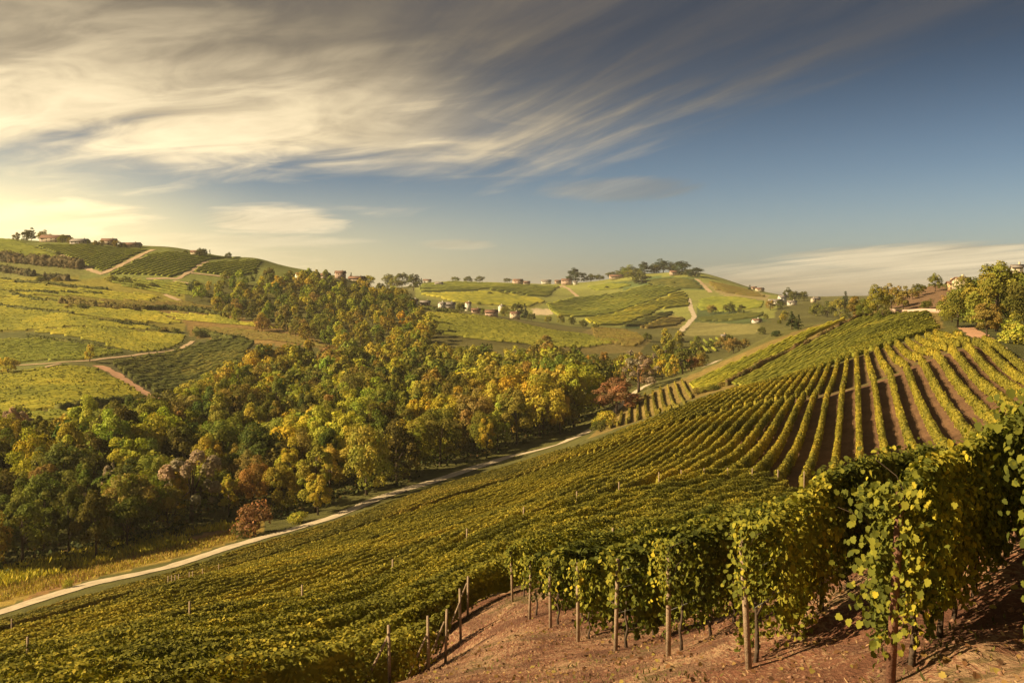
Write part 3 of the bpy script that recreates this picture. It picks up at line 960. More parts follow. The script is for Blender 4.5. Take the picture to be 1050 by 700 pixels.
def fan_rows():
    lo, up = [], []
    phis = [14.62]
    while phis[-1] < 40.5:
        t = min(max((phis[-1] - 19.5) / 4.5, 0), 1)
        phis.append(phis[-1] + .38 - .155 * t * t * (3 - 2 * t))
    for phi in phis:
        f = R(phi)
        r = np.arange(250, 560, 1.0)
        P = APEX[None] - r[::-1, None] * np.array([[math.sin(f), math.cos(f)]])
        P = P + np.column_stack([np.zeros(len(P)), np.zeros(len(P))])
        z = H(P[:, 0], P[:, 1]); ok = P[:, 1] > 20
        px, py = proj(P[:, 0], np.where(ok, P[:, 1], 20), z)
        s = across(P[:, 0], P[:, 1])
        l = ok & ((s > 17.2) | (P[:, 1] > 85)) & (P[:, 1] < 170) & in_poly(px, py, LOWER)
        u = ok & ((s > 17.2) | (P[:, 1] > 85)) & (P[:, 1] > 60) & (P[:, 1] < 262) & in_poly(px, py, UPPER)
        rl = runs(P, l, 6, 1.0); ru = runs(P, u, 6, 1.0)
        if rl: lo.append(max(rl, key=len))
        if ru: up.append(max(ru, key=len))
    for i, p in enumerate(lo):
        add_row(p, '%s vine row from the right below the cross path' % ordinal(i), 'hillside vine rows below the cross path',
                h=1.7 - .45 * min(max((i - 13) / 14, 0), 1), w=.74 - .30 * min(max((i - 13) / 14, 0), 1), base=.30, pal=PAL_FAN, patch=8, post=True)
    for i, p in enumerate(up):
        add_row(p, '%s vine row from the right above the cross path' % ordinal(i), 'hillside vine rows above the cross path',
                h=1.5 - .35 * min(max((i - 13) / 14, 0), 1), w=.74 - .30 * min(max((i - 13) / 14, 0), 1), base=.30, pal=PAL_FAN if i < 40 else PAL_STRIP, patch=8)


fan_rows()


def field(poly, y0, y1, az, spacing, pal, label, group, h=1.6, w=.8, patch=25, step=1.5, minlen=8, **kw):
    if 230 < y0 < 600 and spacing < 4: spacing *= 1.3
    W = np.array([hit(a, b, y0, y1)[:2] for a, b in poly])
    d = np.array([math.sin(R(az)), math.cos(R(az))]); n = np.array([d[1], -d[0]])
    a = W @ d; b = W @ n
    i = 0
    for off in np.arange(b.min() + spacing / 2, b.max(), spacing):
        t = np.arange(a.min(), a.max(), step)
        P = t[:, None] * d + off * n
        ok = in_poly(P[:, 0], P[:, 1], W)
        for p in runs(P, ok, minlen, step):
            add_row(p, label, group, h=h, w=w, base=.25, pal=pal, patch=patch, **kw); i += 1


def az_between(p, q, y0):
    a = hit(*p, y0); b = hit(*q, y0)
    return math.degrees(math.atan2(b[0] - a[0], b[1] - a[1]))


# beyond the crest on the right
A2 = az_between((745, 395), (885, 325), 215)
field([(622, 440), (642, 417), (700, 391), (712, 405), (690, 424), (640, 438)], 205, 350, 8, 2.5, PAL_STRIP, 'short golden vine row on the little slope just above the end of the road', 'short golden rows beyond the crest', 1.25, .6, 12)
field([(703, 393), (800, 353), (868, 328), (888, 323), (800, 366), (742, 396), (714, 405)], 215, 360, A2, 2.7, PAL_YELLOW, 'yellow vine row in the bright field beyond the crest', 'yellow rows beyond the crest', 1.4, 1.0, 18)
field([(748, 395), (800, 369), (890, 326), (952, 322), (964, 338), (932, 351), (900, 360), (850, 379), (800, 393)], 203, 360, A2, 2.6, PAL_MEADOW, 'green vine row in the field between crest and yellow rows', 'green rows beyond the crest', 1.3, 1.15, 10)
# opposite hill
field([(-60, 388), (0, 385), (60, 378), (98, 378), (128, 394), (148, 407), (100, 416), (60, 421), (0, 426), (-60, 430)], 250, 460, 84, 3.0, PAL_YELLOW, 'yellow-green vine row in the lowest field left of the reddish track', 'rows left of the reddish track', 1.6, .9)
field([(-60, 430), (0, 429), (100, 422), (150, 413), (195, 416), (180, 426), (60, 434), (-60, 440)], 235, 420, 84, 3.0, PAL_GREEN, 'green vine row along the upper edge of the valley wood', 'rows above the valley wood', 1.5, .9)
field([(112, 373), (180, 361), (205, 354), (243, 345), (262, 353), (248, 372), (232, 388), (200, 400), (166, 407), (148, 398), (132, 388)], 320, 560, 62, 4.2, PAL_DARK, 'dark green row of bushy vines right of the reddish track', 'bushy dark rows right of the reddish track', 2.2, 1.7, 30, wob=.5)
field([(-60, 346), (0, 348), (85, 351), (130, 362), (88, 370), (20, 373), (-60, 376)], 300, 560, 80, 3.0, PAL_GREEN, 'dark green vine row in the field above the pale track', 'green rows above the pale track', 1.6, .9)
field([(30, 341), (120, 338), (192, 343), (190, 350), (178, 358), (140, 362), (90, 350)], 320, 600, 96, 3.2, PAL_YELLOW, 'yellow vine row in the bright band above the pale track', 'yellow rows above the pale track', 1.6, .9)
field([(-60, 317), (0, 315), (60, 322), (120, 331), (180, 338), (120, 337), (30, 339), (-60, 342)], 380, 650, 97, 3.4, PAL_YELLOW, 'yellow vine row on the middle of the opposite hill', 'yellow rows on the opposite hill', 1.6, 1.0)
field([(-60, 300), (0, 300), (110, 312), (165, 322), (190, 332), (100, 327), (0, 313), (-60, 314)], 400, 700, 100, 3.4, PAL_YELLOW, 'golden vine row on the middle of the opposite hill', 'golden rows on the opposite hill', 1.6, 1.0)
field([(-60, 288), (0, 287), (60, 295), (165, 305), (150, 312), (60, 304), (-60, 298)], 440, 760, 100, 3.4, PAL_YELLOW, 'pale golden vine row below the hedges of the opposite hill', 'pale golden rows on the opposite hill', 1.6, 1.0)
field([(152, 320), (222, 324), (250, 331), (300, 339), (250, 335), (190, 329)], 420, 660, 108, 3.2, PAL_YELLOW, 'yellow row on the tongue of field above the brown vines', 'rows on the tongue of field', 1.5, .9)
field([(198, 336), (250, 339), (310, 347), (338, 357), (300, 352), (262, 350), (205, 345)], 400, 640, 108, 3.2, PAL_BROWN, 'russet brown vine row below the tongue of field', 'russet rows below the tongue of field', 1.6, 1.0)
field([(60, 306), (120, 309), (190, 310), (225, 318), (150, 316), (90, 312)], 440, 700, 100, 3.2, PAL_BROWN, 'russet vine row halfway up the opposite hill', 'russet rows halfway up the opposite hill', 1.7, 1.0)
field([(108, 288), (190, 291), (200, 300), (230, 306), (170, 303), (130, 296)], 500, 760, 100, 3.4, PAL_GREEN, 'green vine row under the ridge fields', 'green rows under the ridge', 1.6, 1.0)
field([(25, 249), (90, 251), (152, 256), (120, 272), (104, 279), (80, 267)], 560, 800, 20, 4.0, PAL_GREEN, 'green vine row in the wedge between the two ridge tracks', 'green rows between the ridge tracks', 1.2, 2.0)
field([(158, 260), (250, 264), (215, 266), (195, 277), (182, 285), (110, 282), (140, 267)], 540, 800, 20, 4.0, PAL_GREEN, 'green vine row right of the ridge tracks', 'green rows right of the ridge tracks', 1.2, 2.0)
field([(216, 268), (270, 268), (262, 278), (238, 284), (198, 278)], 540, 800, 20, 4.0, PAL_GREEN, 'deep green vine row beside the upper wood', 'deep green rows beside the upper wood', 1.2, 2.0)
field([(-60, 247), (18, 248), (58, 262), (85, 274), (40, 267), (-60, 260)], 540, 820, 95, 4.0, PAL_GREEN, 'green vine row left of the ridge track', 'green rows left of the ridge track', 1.6, 1.1)
# spur in the middle and its russet end
field([(436, 322), (520, 330), (600, 344), (640, 352), (600, 357), (500, 350), (432, 340)], 420, 720, 104, 4.6, PAL_MEADOW, 'dull green vine row on the spur below the village', 'rows on the spur below the village', 2.0, 1.3, 60)
field([(606, 336), (640, 340), (664, 349), (652, 358), (610, 352)], 430, 760, 104, 4.6, PAL_BROWN, 'brownish gold vine row on the end of the spur', 'brownish gold rows on the end of the spur', 2.0, 1.3, 40)
field([(706, 352), (742, 346), (736, 360), (708, 364)], 440, 900, 5, 5.0, PAL_GREEN, 'yellow row in the small field by the bright green shed', 'rows in the small valley field', 1.6, 1.2)

# the far hill
FH = 'far vine rows'
for _poly, _az, _sp, _pal in (
        ([(430, 302), (500, 299), (560, 309), (545, 316), (470, 311)], 100, 6.5, PAL_YELLOW),
        ([(430, 300), (432, 291), (520, 292), (575, 294), (560, 307), (500, 297)], 60, 6.5, PAL_GREEN),
        ([(560, 312), (590, 305), (640, 300), (655, 292), (700, 297), (640, 318), (600, 326), (570, 324)], 55, 6.0, PAL_GREEN),
        ([(600, 328), (640, 319), (700, 298), (706, 306), (708, 316), (678, 317), (636, 334), (612, 334)], 50, 6.5, PAL_YELLOW),
        ([(637, 335), (678, 319), (691, 321), (653, 339)], 50, 6.0, PAL_DARK),
        ([(652, 340), (691, 322), (704, 328), (690, 345), (668, 345)], 50, 6.5, PAL_BROWN),
        ([(600, 294), (630, 291), (650, 293), (610, 299)], 95, 6.5, PAL_GREEN),
        ([(655, 290), (690, 286), (712, 288), (724, 298), (690, 296)], 100, 6.5, PAL_DARK),
        ([(724, 289), (745, 292), (770, 299), (786, 305), (745, 301), (732, 297)], 100, 6.5, PAL_BROWN),
        ([(714, 318), (716, 308), (745, 303), (785, 310), (780, 318)], 95, 6.5, PAL_GREEN),
        ([(715, 330), (715, 321), (785, 322), (780, 332)], 95, 6.5, PAL_DARK)):
    field(_poly, 760, 1700, _az, _sp * 1.4, _pal, 'far vine row on the hill with the grove', FH, 2.6, 2.8, 45, 4.0, 25)

MAX_ROWS = 300 - 23
ROWS.sort(key=lambda q: -q['size'])


def row_geo(q, rg):
    d = q['dist']
    sz = float(np.clip(d * .0019, .16, .8))
    near = d < 260; far = d > 760
    if far: sz = 1.1
    cards = 64 * (.22 / sz) ** 1.25 if near else (.5 if far else 3.4)
    return hedge_geo(q['pts'], q['h'], q['w'], q['base'], q['pal'], rg, True, .5 if near else (4.0 if far else 1.6), cards, sz, False, 7 if near else 5, q['patch'], q.get('wob', .15 if near else .28), .85 if near else 1.0)


def build_rows():
    mass = Acc()
    for i, q in enumerate(ROWS):
        rg = np.random.default_rng(3000 + i)
        V, Fs, Cc = row_geo(q, rg)
        if i < MAX_ROWS:
            p0 = q['pts'][0]
            loc = (float(p0[0]), float(p0[1]), float(H(*p0)[0]))
            o = mk('vine_row', V, Fs, M['vine_leaf'], None, Cc, loc)
            tag(o, q['label'], 'vine row', q['group'])
            if q.get('post'):
                a = Acc(); post_acc(a, loc[0], loc[1] - .35, 1.9, .06)
                e = a.build('end_post', M['post'], None, loc)
                e.location = (0, 0, 0); e.parent = o
        else:
            mass.add(V, *Fs, col=Cc)
    if mass.V:
        o = mass.build('distant_vine_rows', M['vine_leaf'])
        tag(o, 'smallest far-off rows of green and gold vines on the opposite hills', 'vines', None, 'stuff')
    print('ROWS', len(ROWS))


build_rows()
#@@PART3
# ------------------------------------------------------------------ trees
def tree_geo(kind, seed, n_leaf, card):
    """Crown (vertices, faces, colour) and trunk accumulator for one tree, in metres, standing at the origin."""
    rg = np.random.default_rng(seed)
    tr = Acc()
    lobes = []
    if kind in ('broad', 'tall', 'oval', 'feathery'):
        Ht, rx, low = {'broad': (12.5, 4.9, .04), 'tall': (15.5, 3.5, .04), 'oval': (13.0, 4.0, .03), 'feathery': (12.0, 3.6, .10)}[kind]
        nl = {'broad': 52, 'tall': 48, 'oval': 46, 'feathery': 26}[kind]
        sq = (rg.uniform(.8, 1.2), rg.uniform(.8, 1.2), rg.normal() * .5, rg.normal() * .5)
        zc = Ht * (low + (1 - low) * .5); rz = Ht * (1 - low) * .5
        for i in range(nl):
            v = rg.normal(size=3); v /= np.linalg.norm(v)
            if v[2] < -.75: v[2] *= -.6
            q = (.62 + .40 * rg.random()) * np.array([rx, rx, rz]) * v * (1 + .25 * (rg.random() - .5))
            q[0] = q[0] * sq[0] + sq[2] * q[2] / rz; q[1] = q[1] * sq[1] + sq[3] * q[2] / rz
            q[2] += zc
            lr = (.65 + 1.15 * rg.random() ** 1.5) * rx / 4.4 * (1.05 if kind != 'feathery' else .75)
            lobes.append((q[0], q[1], max(q[2], lr * .8), lr))
        tr.tube([(0, 0, -.4), (.1, 0, Ht * .2), (.05, .15, Ht * .5), (.2, .1, Ht * .8)], [.34, .26, .17, .05], 7)
        for i in range(7):
            q = lobes[int(rg.integers(0, nl))]; z0 = Ht * rg.uniform(.2, .5)
            tr.tube([(.05, .05, z0), (q[0] * .5, q[1] * .5, (z0 + q[2]) * .52), (q[0] * .9, q[1] * .9, q[2])], [.13, .08, .03], 5)
    elif kind == 'bush':
        for i in range(20):
            v = rg.normal(size=3); v[2] = abs(v[2]); v /= np.linalg.norm(v)
            q = v * np.array([1.9, 1.9, 2.3]) * (.55 + .4 * rg.random())
            lobes.append((q[0], q[1], q[2] + .5, .55 + .5 * rg.random()))
        for i in range(5):
            a = rg.random() * 6.28
            tr.tube([(0.1 * math.cos(a), .1 * math.sin(a), -.2), (.5 * math.cos(a), .5 * math.sin(a), 1.2), (.9 * math.cos(a), .9 * math.sin(a), 2.2)], [.08, .05, .02], 5)
    elif kind == 'cone':
        Ht = 12.0
        for i in range(44):
            t = rg.random() ** .8; a = rg.random() * 6.28; rr = 2.6 * (1 - t) * (.55 + .5 * rg.random())
            lobes.append((rr * math.cos(a), rr * math.sin(a), .9 + t * (Ht - 1.2), .40 + .75 * (1 - t)))
        tr.tube([(0, 0, -.3), (0, 0, 6), (0, 0, Ht * .95)], [.25, .15, .03], 6)
    elif kind == 'cypress':
        Ht = 12.0
        for i in range(34):
            t = rg.random(); a = rg.random() * 6.28; rr = 1.0 * math.sin(math.pi * (.12 + .86 * t)) * (.5 + .5 * rg.random())
            lobes.append((rr * math.cos(a), rr * math.sin(a), .6 + t * (Ht - 1.0), .50 + .35 * (1 - t)))
        tr.tube([(0, 0, -.3), (0, 0, 6), (0, 0, Ht * .95)], [.2, .12, .03], 6)
    lob = np.array(lobes)
    w = lob[:, 3] ** 2; w /= w.sum()
    li = rg.choice(len(lob), n_leaf, p=w)
    v = rg.normal(size=(n_leaf, 3)); v /= np.linalg.norm(v, axis=1, keepdims=True)
    v[:, 2] = np.where(v[:, 2] < -.5, -v[:, 2], v[:, 2])
    rad = (.55 + .5 * rg.random(n_leaf) ** .6) * lob[li, 3]
    if kind == 'feathery': v[:, 2] *= 1.5
    cen = lob[li, :3] + v * rad[:, None]
    cen[:, 2] = np.maximum(cen[:, 2], .15)
    mid = np.array([0, 0, lob[:, 2].mean()])
    out = cen - mid; out /= np.linalg.norm(out, axis=1, keepdims=True)
    nrm = v * .8 + out * .5 + rg.normal(size=(n_leaf, 3)) * .45
    V, Fa = scatter(CARD_T, CARD_F, cen, nrm, card * (.6 + .8 * rg.random(n_leaf)), rg)
    lc = 1 + .42 * (rg.random((len(lob), 1)) - .5) * np.ones((1, 3)); lc[:, 0] *= 1 + .30 * (rg.random(len(lob)) - .5)
    cc = lc[li] * (1 + .40 * (rg.random((n_leaf, 1)) - .5))
    return V, Fa, np.repeat(cc, 4, axis=0), tr


KIND_H = {'broad': 13.2, 'tall': 16.2, 'oval': 13.6, 'feathery': 12.6, 'bush': 3.9, 'cone': 12.0, 'cypress': 12.0}
PROTO = {}


def proto(kind, var, fine):
    key = (kind, var, fine)
    if key not in PROTO:
        n, c = {'bush': (1500, .26), 'cone': (2600, .40), 'cypress': (1500, .36)}.get(kind, (6800, .43) if fine else (2300, .72))
        if kind == 'feathery': n = int(n * .55)
        if kind in ('bush', 'cone', 'cypress') and not fine: n, c = n // 2, c * 1.35
        V, Fa, cc, tr = tree_geo(kind, 100 + var * 13 + len(kind), n, c)
        cr = mk('crown', V, [Fa], M['tree_leaf'], None, cc)
        tk = tr.build('trunk', M['bark'])
        PROTO[key] = [cr, tk, False]
    return PROTO[key]


def put_tree(x, y, kind, height, color, label, cat='tree', group=None, name='broadleaf_tree', width=1.0, var=None, fine=None, z=None, rg=random):
    var = rg.randrange(6) if var is None else var
    fine = math.hypot(x, y) < 330 if fine is None else fine
    pr = proto(kind, var, fine)
    dist = math.hypot(x, y)
    if dist > 800: height *= 1.35
    root = empty(name, (x, y, float(H(x, y)[0]) - (.15 if dist < 420 else .10 * height)), label, cat, group, rg.uniform(0, 6.28))
    s = height / KIND_H[kind]
    root.scale = (s * width, s * width, s)
    for i in (0, 1):
        if pr[2]:
            o = pr[i].copy(); C.objects.link(o)
        else:
            o = pr[i]
        o.parent = root
        if i == 0: o.color = (*color, 1)
    pr[2] = True
    return root


def tree_px(px, py, hpx, kind, color, label, y0=6.0, **kw):
    """A tree whose foot is seen at px, py and which stands hpx pixels tall."""
    x, y, z = hit(px, py, y0)
    return put_tree(x, y, kind, hpx / F * y, color, label, **kw)


TC = {  # leaf colours of the wood in autumn
    'dark': (.066, .068, .014), 'green': (.105, .106, .020), 'olive': (.145, .132, .022), 'lime': (.21, .195, .028), 'gold': (.245, .202, .028),
    'yellow': (.31, .255, .045), 'rust': (.165, .118, .034), 'brown': (.155, .118, .030), 'red': (.17, .090, .042), 'pale': (.20, .155, .105), 'pine': (.034, .044, .018)}
TC = {k: tuple(min(c * 1.8, .6) for c in v) for k, v in TC.items()}
TC_NAME = {'dark': 'dark green', 'green': 'mid green', 'olive': 'olive green', 'lime': 'yellow-green', 'gold': 'golden', 'yellow': 'bright yellow', 'rust': 'rust orange',
           'brown': 'brownish', 'red': 'reddish', 'pale': 'pale thin-leaved'}


def wood_colour(px, y, rg):
    """Mix of tree colours across the valley, some darkened for shade."""
    u = rg.random()
    if px < 130:
        w = dict(dark=.24, green=.22, olive=.20, lime=.18, gold=.08, brown=.05, pale=.03) if y > 190 else dict(dark=.50, green=.26, olive=.14, lime=.06, brown=.04)  # front trees weighted dark, standing in for the shade there
    elif px < 290:
        w = dict(dark=.28, green=.24, olive=.22, lime=.16, gold=.06, brown=.03, pale=.01) if y < 330 else dict(dark=.15, green=.25, olive=.25, lime=.15, gold=.12, yellow=.03, brown=.05)
    elif px < 400:
        w = dict(dark=.16, green=.20, olive=.28, lime=.14, gold=.14, rust=.03, brown=.05)
    elif px < 480:
        w = dict(dark=.10, green=.18, olive=.28, lime=.12, gold=.20, rust=.06, brown=.06) if y < 330 else dict(dark=.22, green=.28, olive=.25, lime=.08, gold=.12, brown=.05)
    elif px < 595:
        w = dict(green=.08, olive=.32, lime=.20, gold=.34, yellow=.02, rust=.02, brown=.02) if y < 350 else dict(dark=.2, green=.22, olive=.25, gold=.2, lime=.05, brown=.08)
    else:
        w = dict(rust=.22, red=.10, gold=.22, olive=.24, pale=.08, brown=.14)
    if y > 430 and px < 440:
        w = dict(dark=.12, green=.25, olive=.30, lime=.16, gold=.10, rust=.02, brown=.05)
    t = 0
    for k, v in w.items():
        t += v
        if u < t: return k
    return 'olive'


def world_poly(pts):
    return [((a - CX) / F * y, y) for a, y in pts]


WOOD_A = world_poly([(-160, 139), (0, 144), (60, 149), (130, 158), (200, 173), (250, 184), (285, 179), (340, 184), (400, 200), (450, 219), (520, 246), (575, 274), (610, 305), (625, 335), (660, 356), (700, 395), (728, 430),
                     (690, 470), (600, 440), (520, 425), (450, 440), (425, 470), (360, 440), (330, 430), (300, 425), (265, 400), (235, 360), (205, 320), (170, 268), (100, 240), (0, 238), (-160, 238)])
WOOD_B = world_poly([(200, 610), (240, 545), (300, 495), (360, 450), (425, 420), (445, 520), (428, 600), (408, 690), (350, 705), (270, 680), (225, 645)])


def poisson(poly, rmin, seed):
    rg = random.Random(seed)
    xs = [p[0] for p in poly]; ys = [p[1] for p in poly]
    pts = []; grid = {}
    for _ in range(26000):
        x = rg.uniform(min(xs), max(xs)); y = rg.uniform(min(ys), max(ys))
        gx, gy = int(x // rmin), int(y // rmin)
        if any((x - a) ** 2 + (y - b) ** 2 < rmin * rmin for i in (-1, 0, 1) for j in (-1, 0, 1) for a, b in grid.get((gx + i, gy + j), ())):
            continue
        pts.append((x, y)); grid.setdefault((gx, gy), []).append((x, y))
    P = np.array(pts)
    return P[in_poly(P[:, 0], P[:, 1], poly)]


def zone_text(px, y):
    if y > 445: return 'in the upper wood on the opposite hill'
    if px < 130: return 'in the shaded lower left of the valley wood' if y < 190 else 'along the back of the valley wood on the left'
    if px < 290: return 'in the valley wood behind the grass verge' if y < 260 else 'at the edge of the wood beside the bushy dark rows'
    if px < 400: return 'in the middle of the valley wood'
    if px < 595: return 'in the valley wood close above the pale road' if y < 350 else 'in the valley wood below the spur'
    return 'at the narrow right end of the valley wood'


WOODLOW = {}
MASS = Acc()


def mass_tree(x, y, kind, h, c, rg, width=1.0, sink=.2):
    """A small or mostly hidden tree that joins the one woodland mass."""
    key = (kind, rg.randrange(3))
    if key not in WOODLOW: WOODLOW[key] = tree_geo(kind, 900 + key[1] + len(kind), 800, 1.1)
    V, Fa, cc, _t = WOODLOW[key]
    s = h / KIND_H[kind]; a = rg.uniform(0, 6.28)
    ca, sa = math.cos(a), math.sin(a)
    W = V @ np.array([[ca, sa, 0], [-sa, ca, 0], [0, 0, 1]]) * np.array([s * width, s * width, s]) + np.array([x, y, float(H(x, y)[0]) - sink])
    MASS.add(W, Fa, col=cc * np.asarray(c))


def build_woods():
    rg = random.Random(4)
    pts = [(float(x), float(y)) for x, y in poisson(WOOD_A, 6.3, 3)] + [(float(x), float(y)) for x, y in poisson(WOOD_B, 9.5, 5)]
    cand = []
    for x, y in pts:
        px = CX + F * x / y
        if px < -90: continue
        col = wood_colour(px, y, rg)
        kind = rg.choices(['broad', 'tall', 'oval', 'feathery'], [.5, .18, .28, .04])[0]
        if col == 'pale': kind = 'feathery'
        h = rg.uniform(10.0, 17.0) * (1.0 if y < 430 else .8)
        if col in ('rust', 'red'): h *= .75
        if 470 < px < 600 and 255 < y < 345: h *= 1.22
        if y < 200 and px < 300: h *= .85
        if px > 600: h *= .70
        cand.append((x, y, px, col, kind, h))
    # hidden ones: a tree shows if its top rises over the trees in front of it in its direction
    cand.sort(key=lambda t: t[1])
    sky = np.full(1500, 2000.0)                       # lowest py reached so far, by bearing
    shown = []
    for t in cand:
        x, y, px, col, kind, h = t
        z = float(H(x, y)[0])
        top = HY - F * (z + h) / y
        wpx = F * h * .33 / y
        a, b = int(px - wpx * .7) + 200, int(px + wpx * .7) + 201
        a, b = max(a, 0), min(b, 1500)
        vis = float(np.mean(np.maximum(sky[a:b] - top, 0))) if b > a else 0
        if vis > 1.6:
            shown.append((min(vis, F * h / y) * wpx * 2, t))
            sky[a:b] = np.minimum(sky[a:b], top + 2.5)
    shown.sort(key=lambda q: -q[0])
    print('WOOD', len(cand), 'shown', len(shown))
    for i, (_, (x, y, px, col, kind, h)) in enumerate(shown):
        c = np.array(TC[col]) * np.array([rg.uniform(.82, 1.2), rg.uniform(.86, 1.14), rg.uniform(.8, 1.2)])
        if i < 208:
            put_tree(x, y, kind, h, tuple(c), '%s tree %s' % (TC_NAME[col], zone_text(px, y)), 'tree', 'trees of the valley wood', width=rg.uniform(.78, 1.1), rg=rg)
        else:
            mass_tree(x, y, kind, h, c, rg)


build_woods()

def undergrowth():
    """Scrub that closes the foot of the wood: one uncountable mass of small leaves."""
    rg = np.random.default_rng(19)
    A = np.array(WOOD_A)
    n = 60000
    P = np.column_stack([rg.uniform(A[:, 0].min(), A[:, 0].max(), n), rg.uniform(138, 330, n)])
    P = P[in_poly(P[:, 0], P[:, 1], WOOD_A)]
    P = P[(P[:, 0] / P[:, 1] * F + CX > -90)]
    hmax = 2.6 * np.clip((fbm(P[:, 0] / 6, P[:, 1] / 6, 23, 3) - .22) * 2.4, .15, 1.4)
    z = H(P[:, 0], P[:, 1]) + hmax * rg.random(len(P)) ** .5
    cen = np.column_stack([P, z])
    V, Fa = scatter(CARD_T, CARD_F, cen, rg.normal(size=(len(P), 3)) * .6 + np.array([[-.1, -.4, .6]]), .75 * (.6 + .8 * rg.random(len(P))), rg)
    c = np.array([(.05, .065, .02), (.08, .09, .022), (.12, .11, .026), (.13, .08, .03)])[rg.choice(4, len(P), p=[.4, .3, .2, .1])]
    o = mk('undergrowth', V, [Fa], M['vine_leaf'], None, np.repeat(c * (1 + .4 * (rg.random((len(P), 1)) - .5)), 4, axis=0))
    tag(o, 'dark scrub at the foot of the valley wood', 'undergrowth', None, 'stuff')


undergrowth()


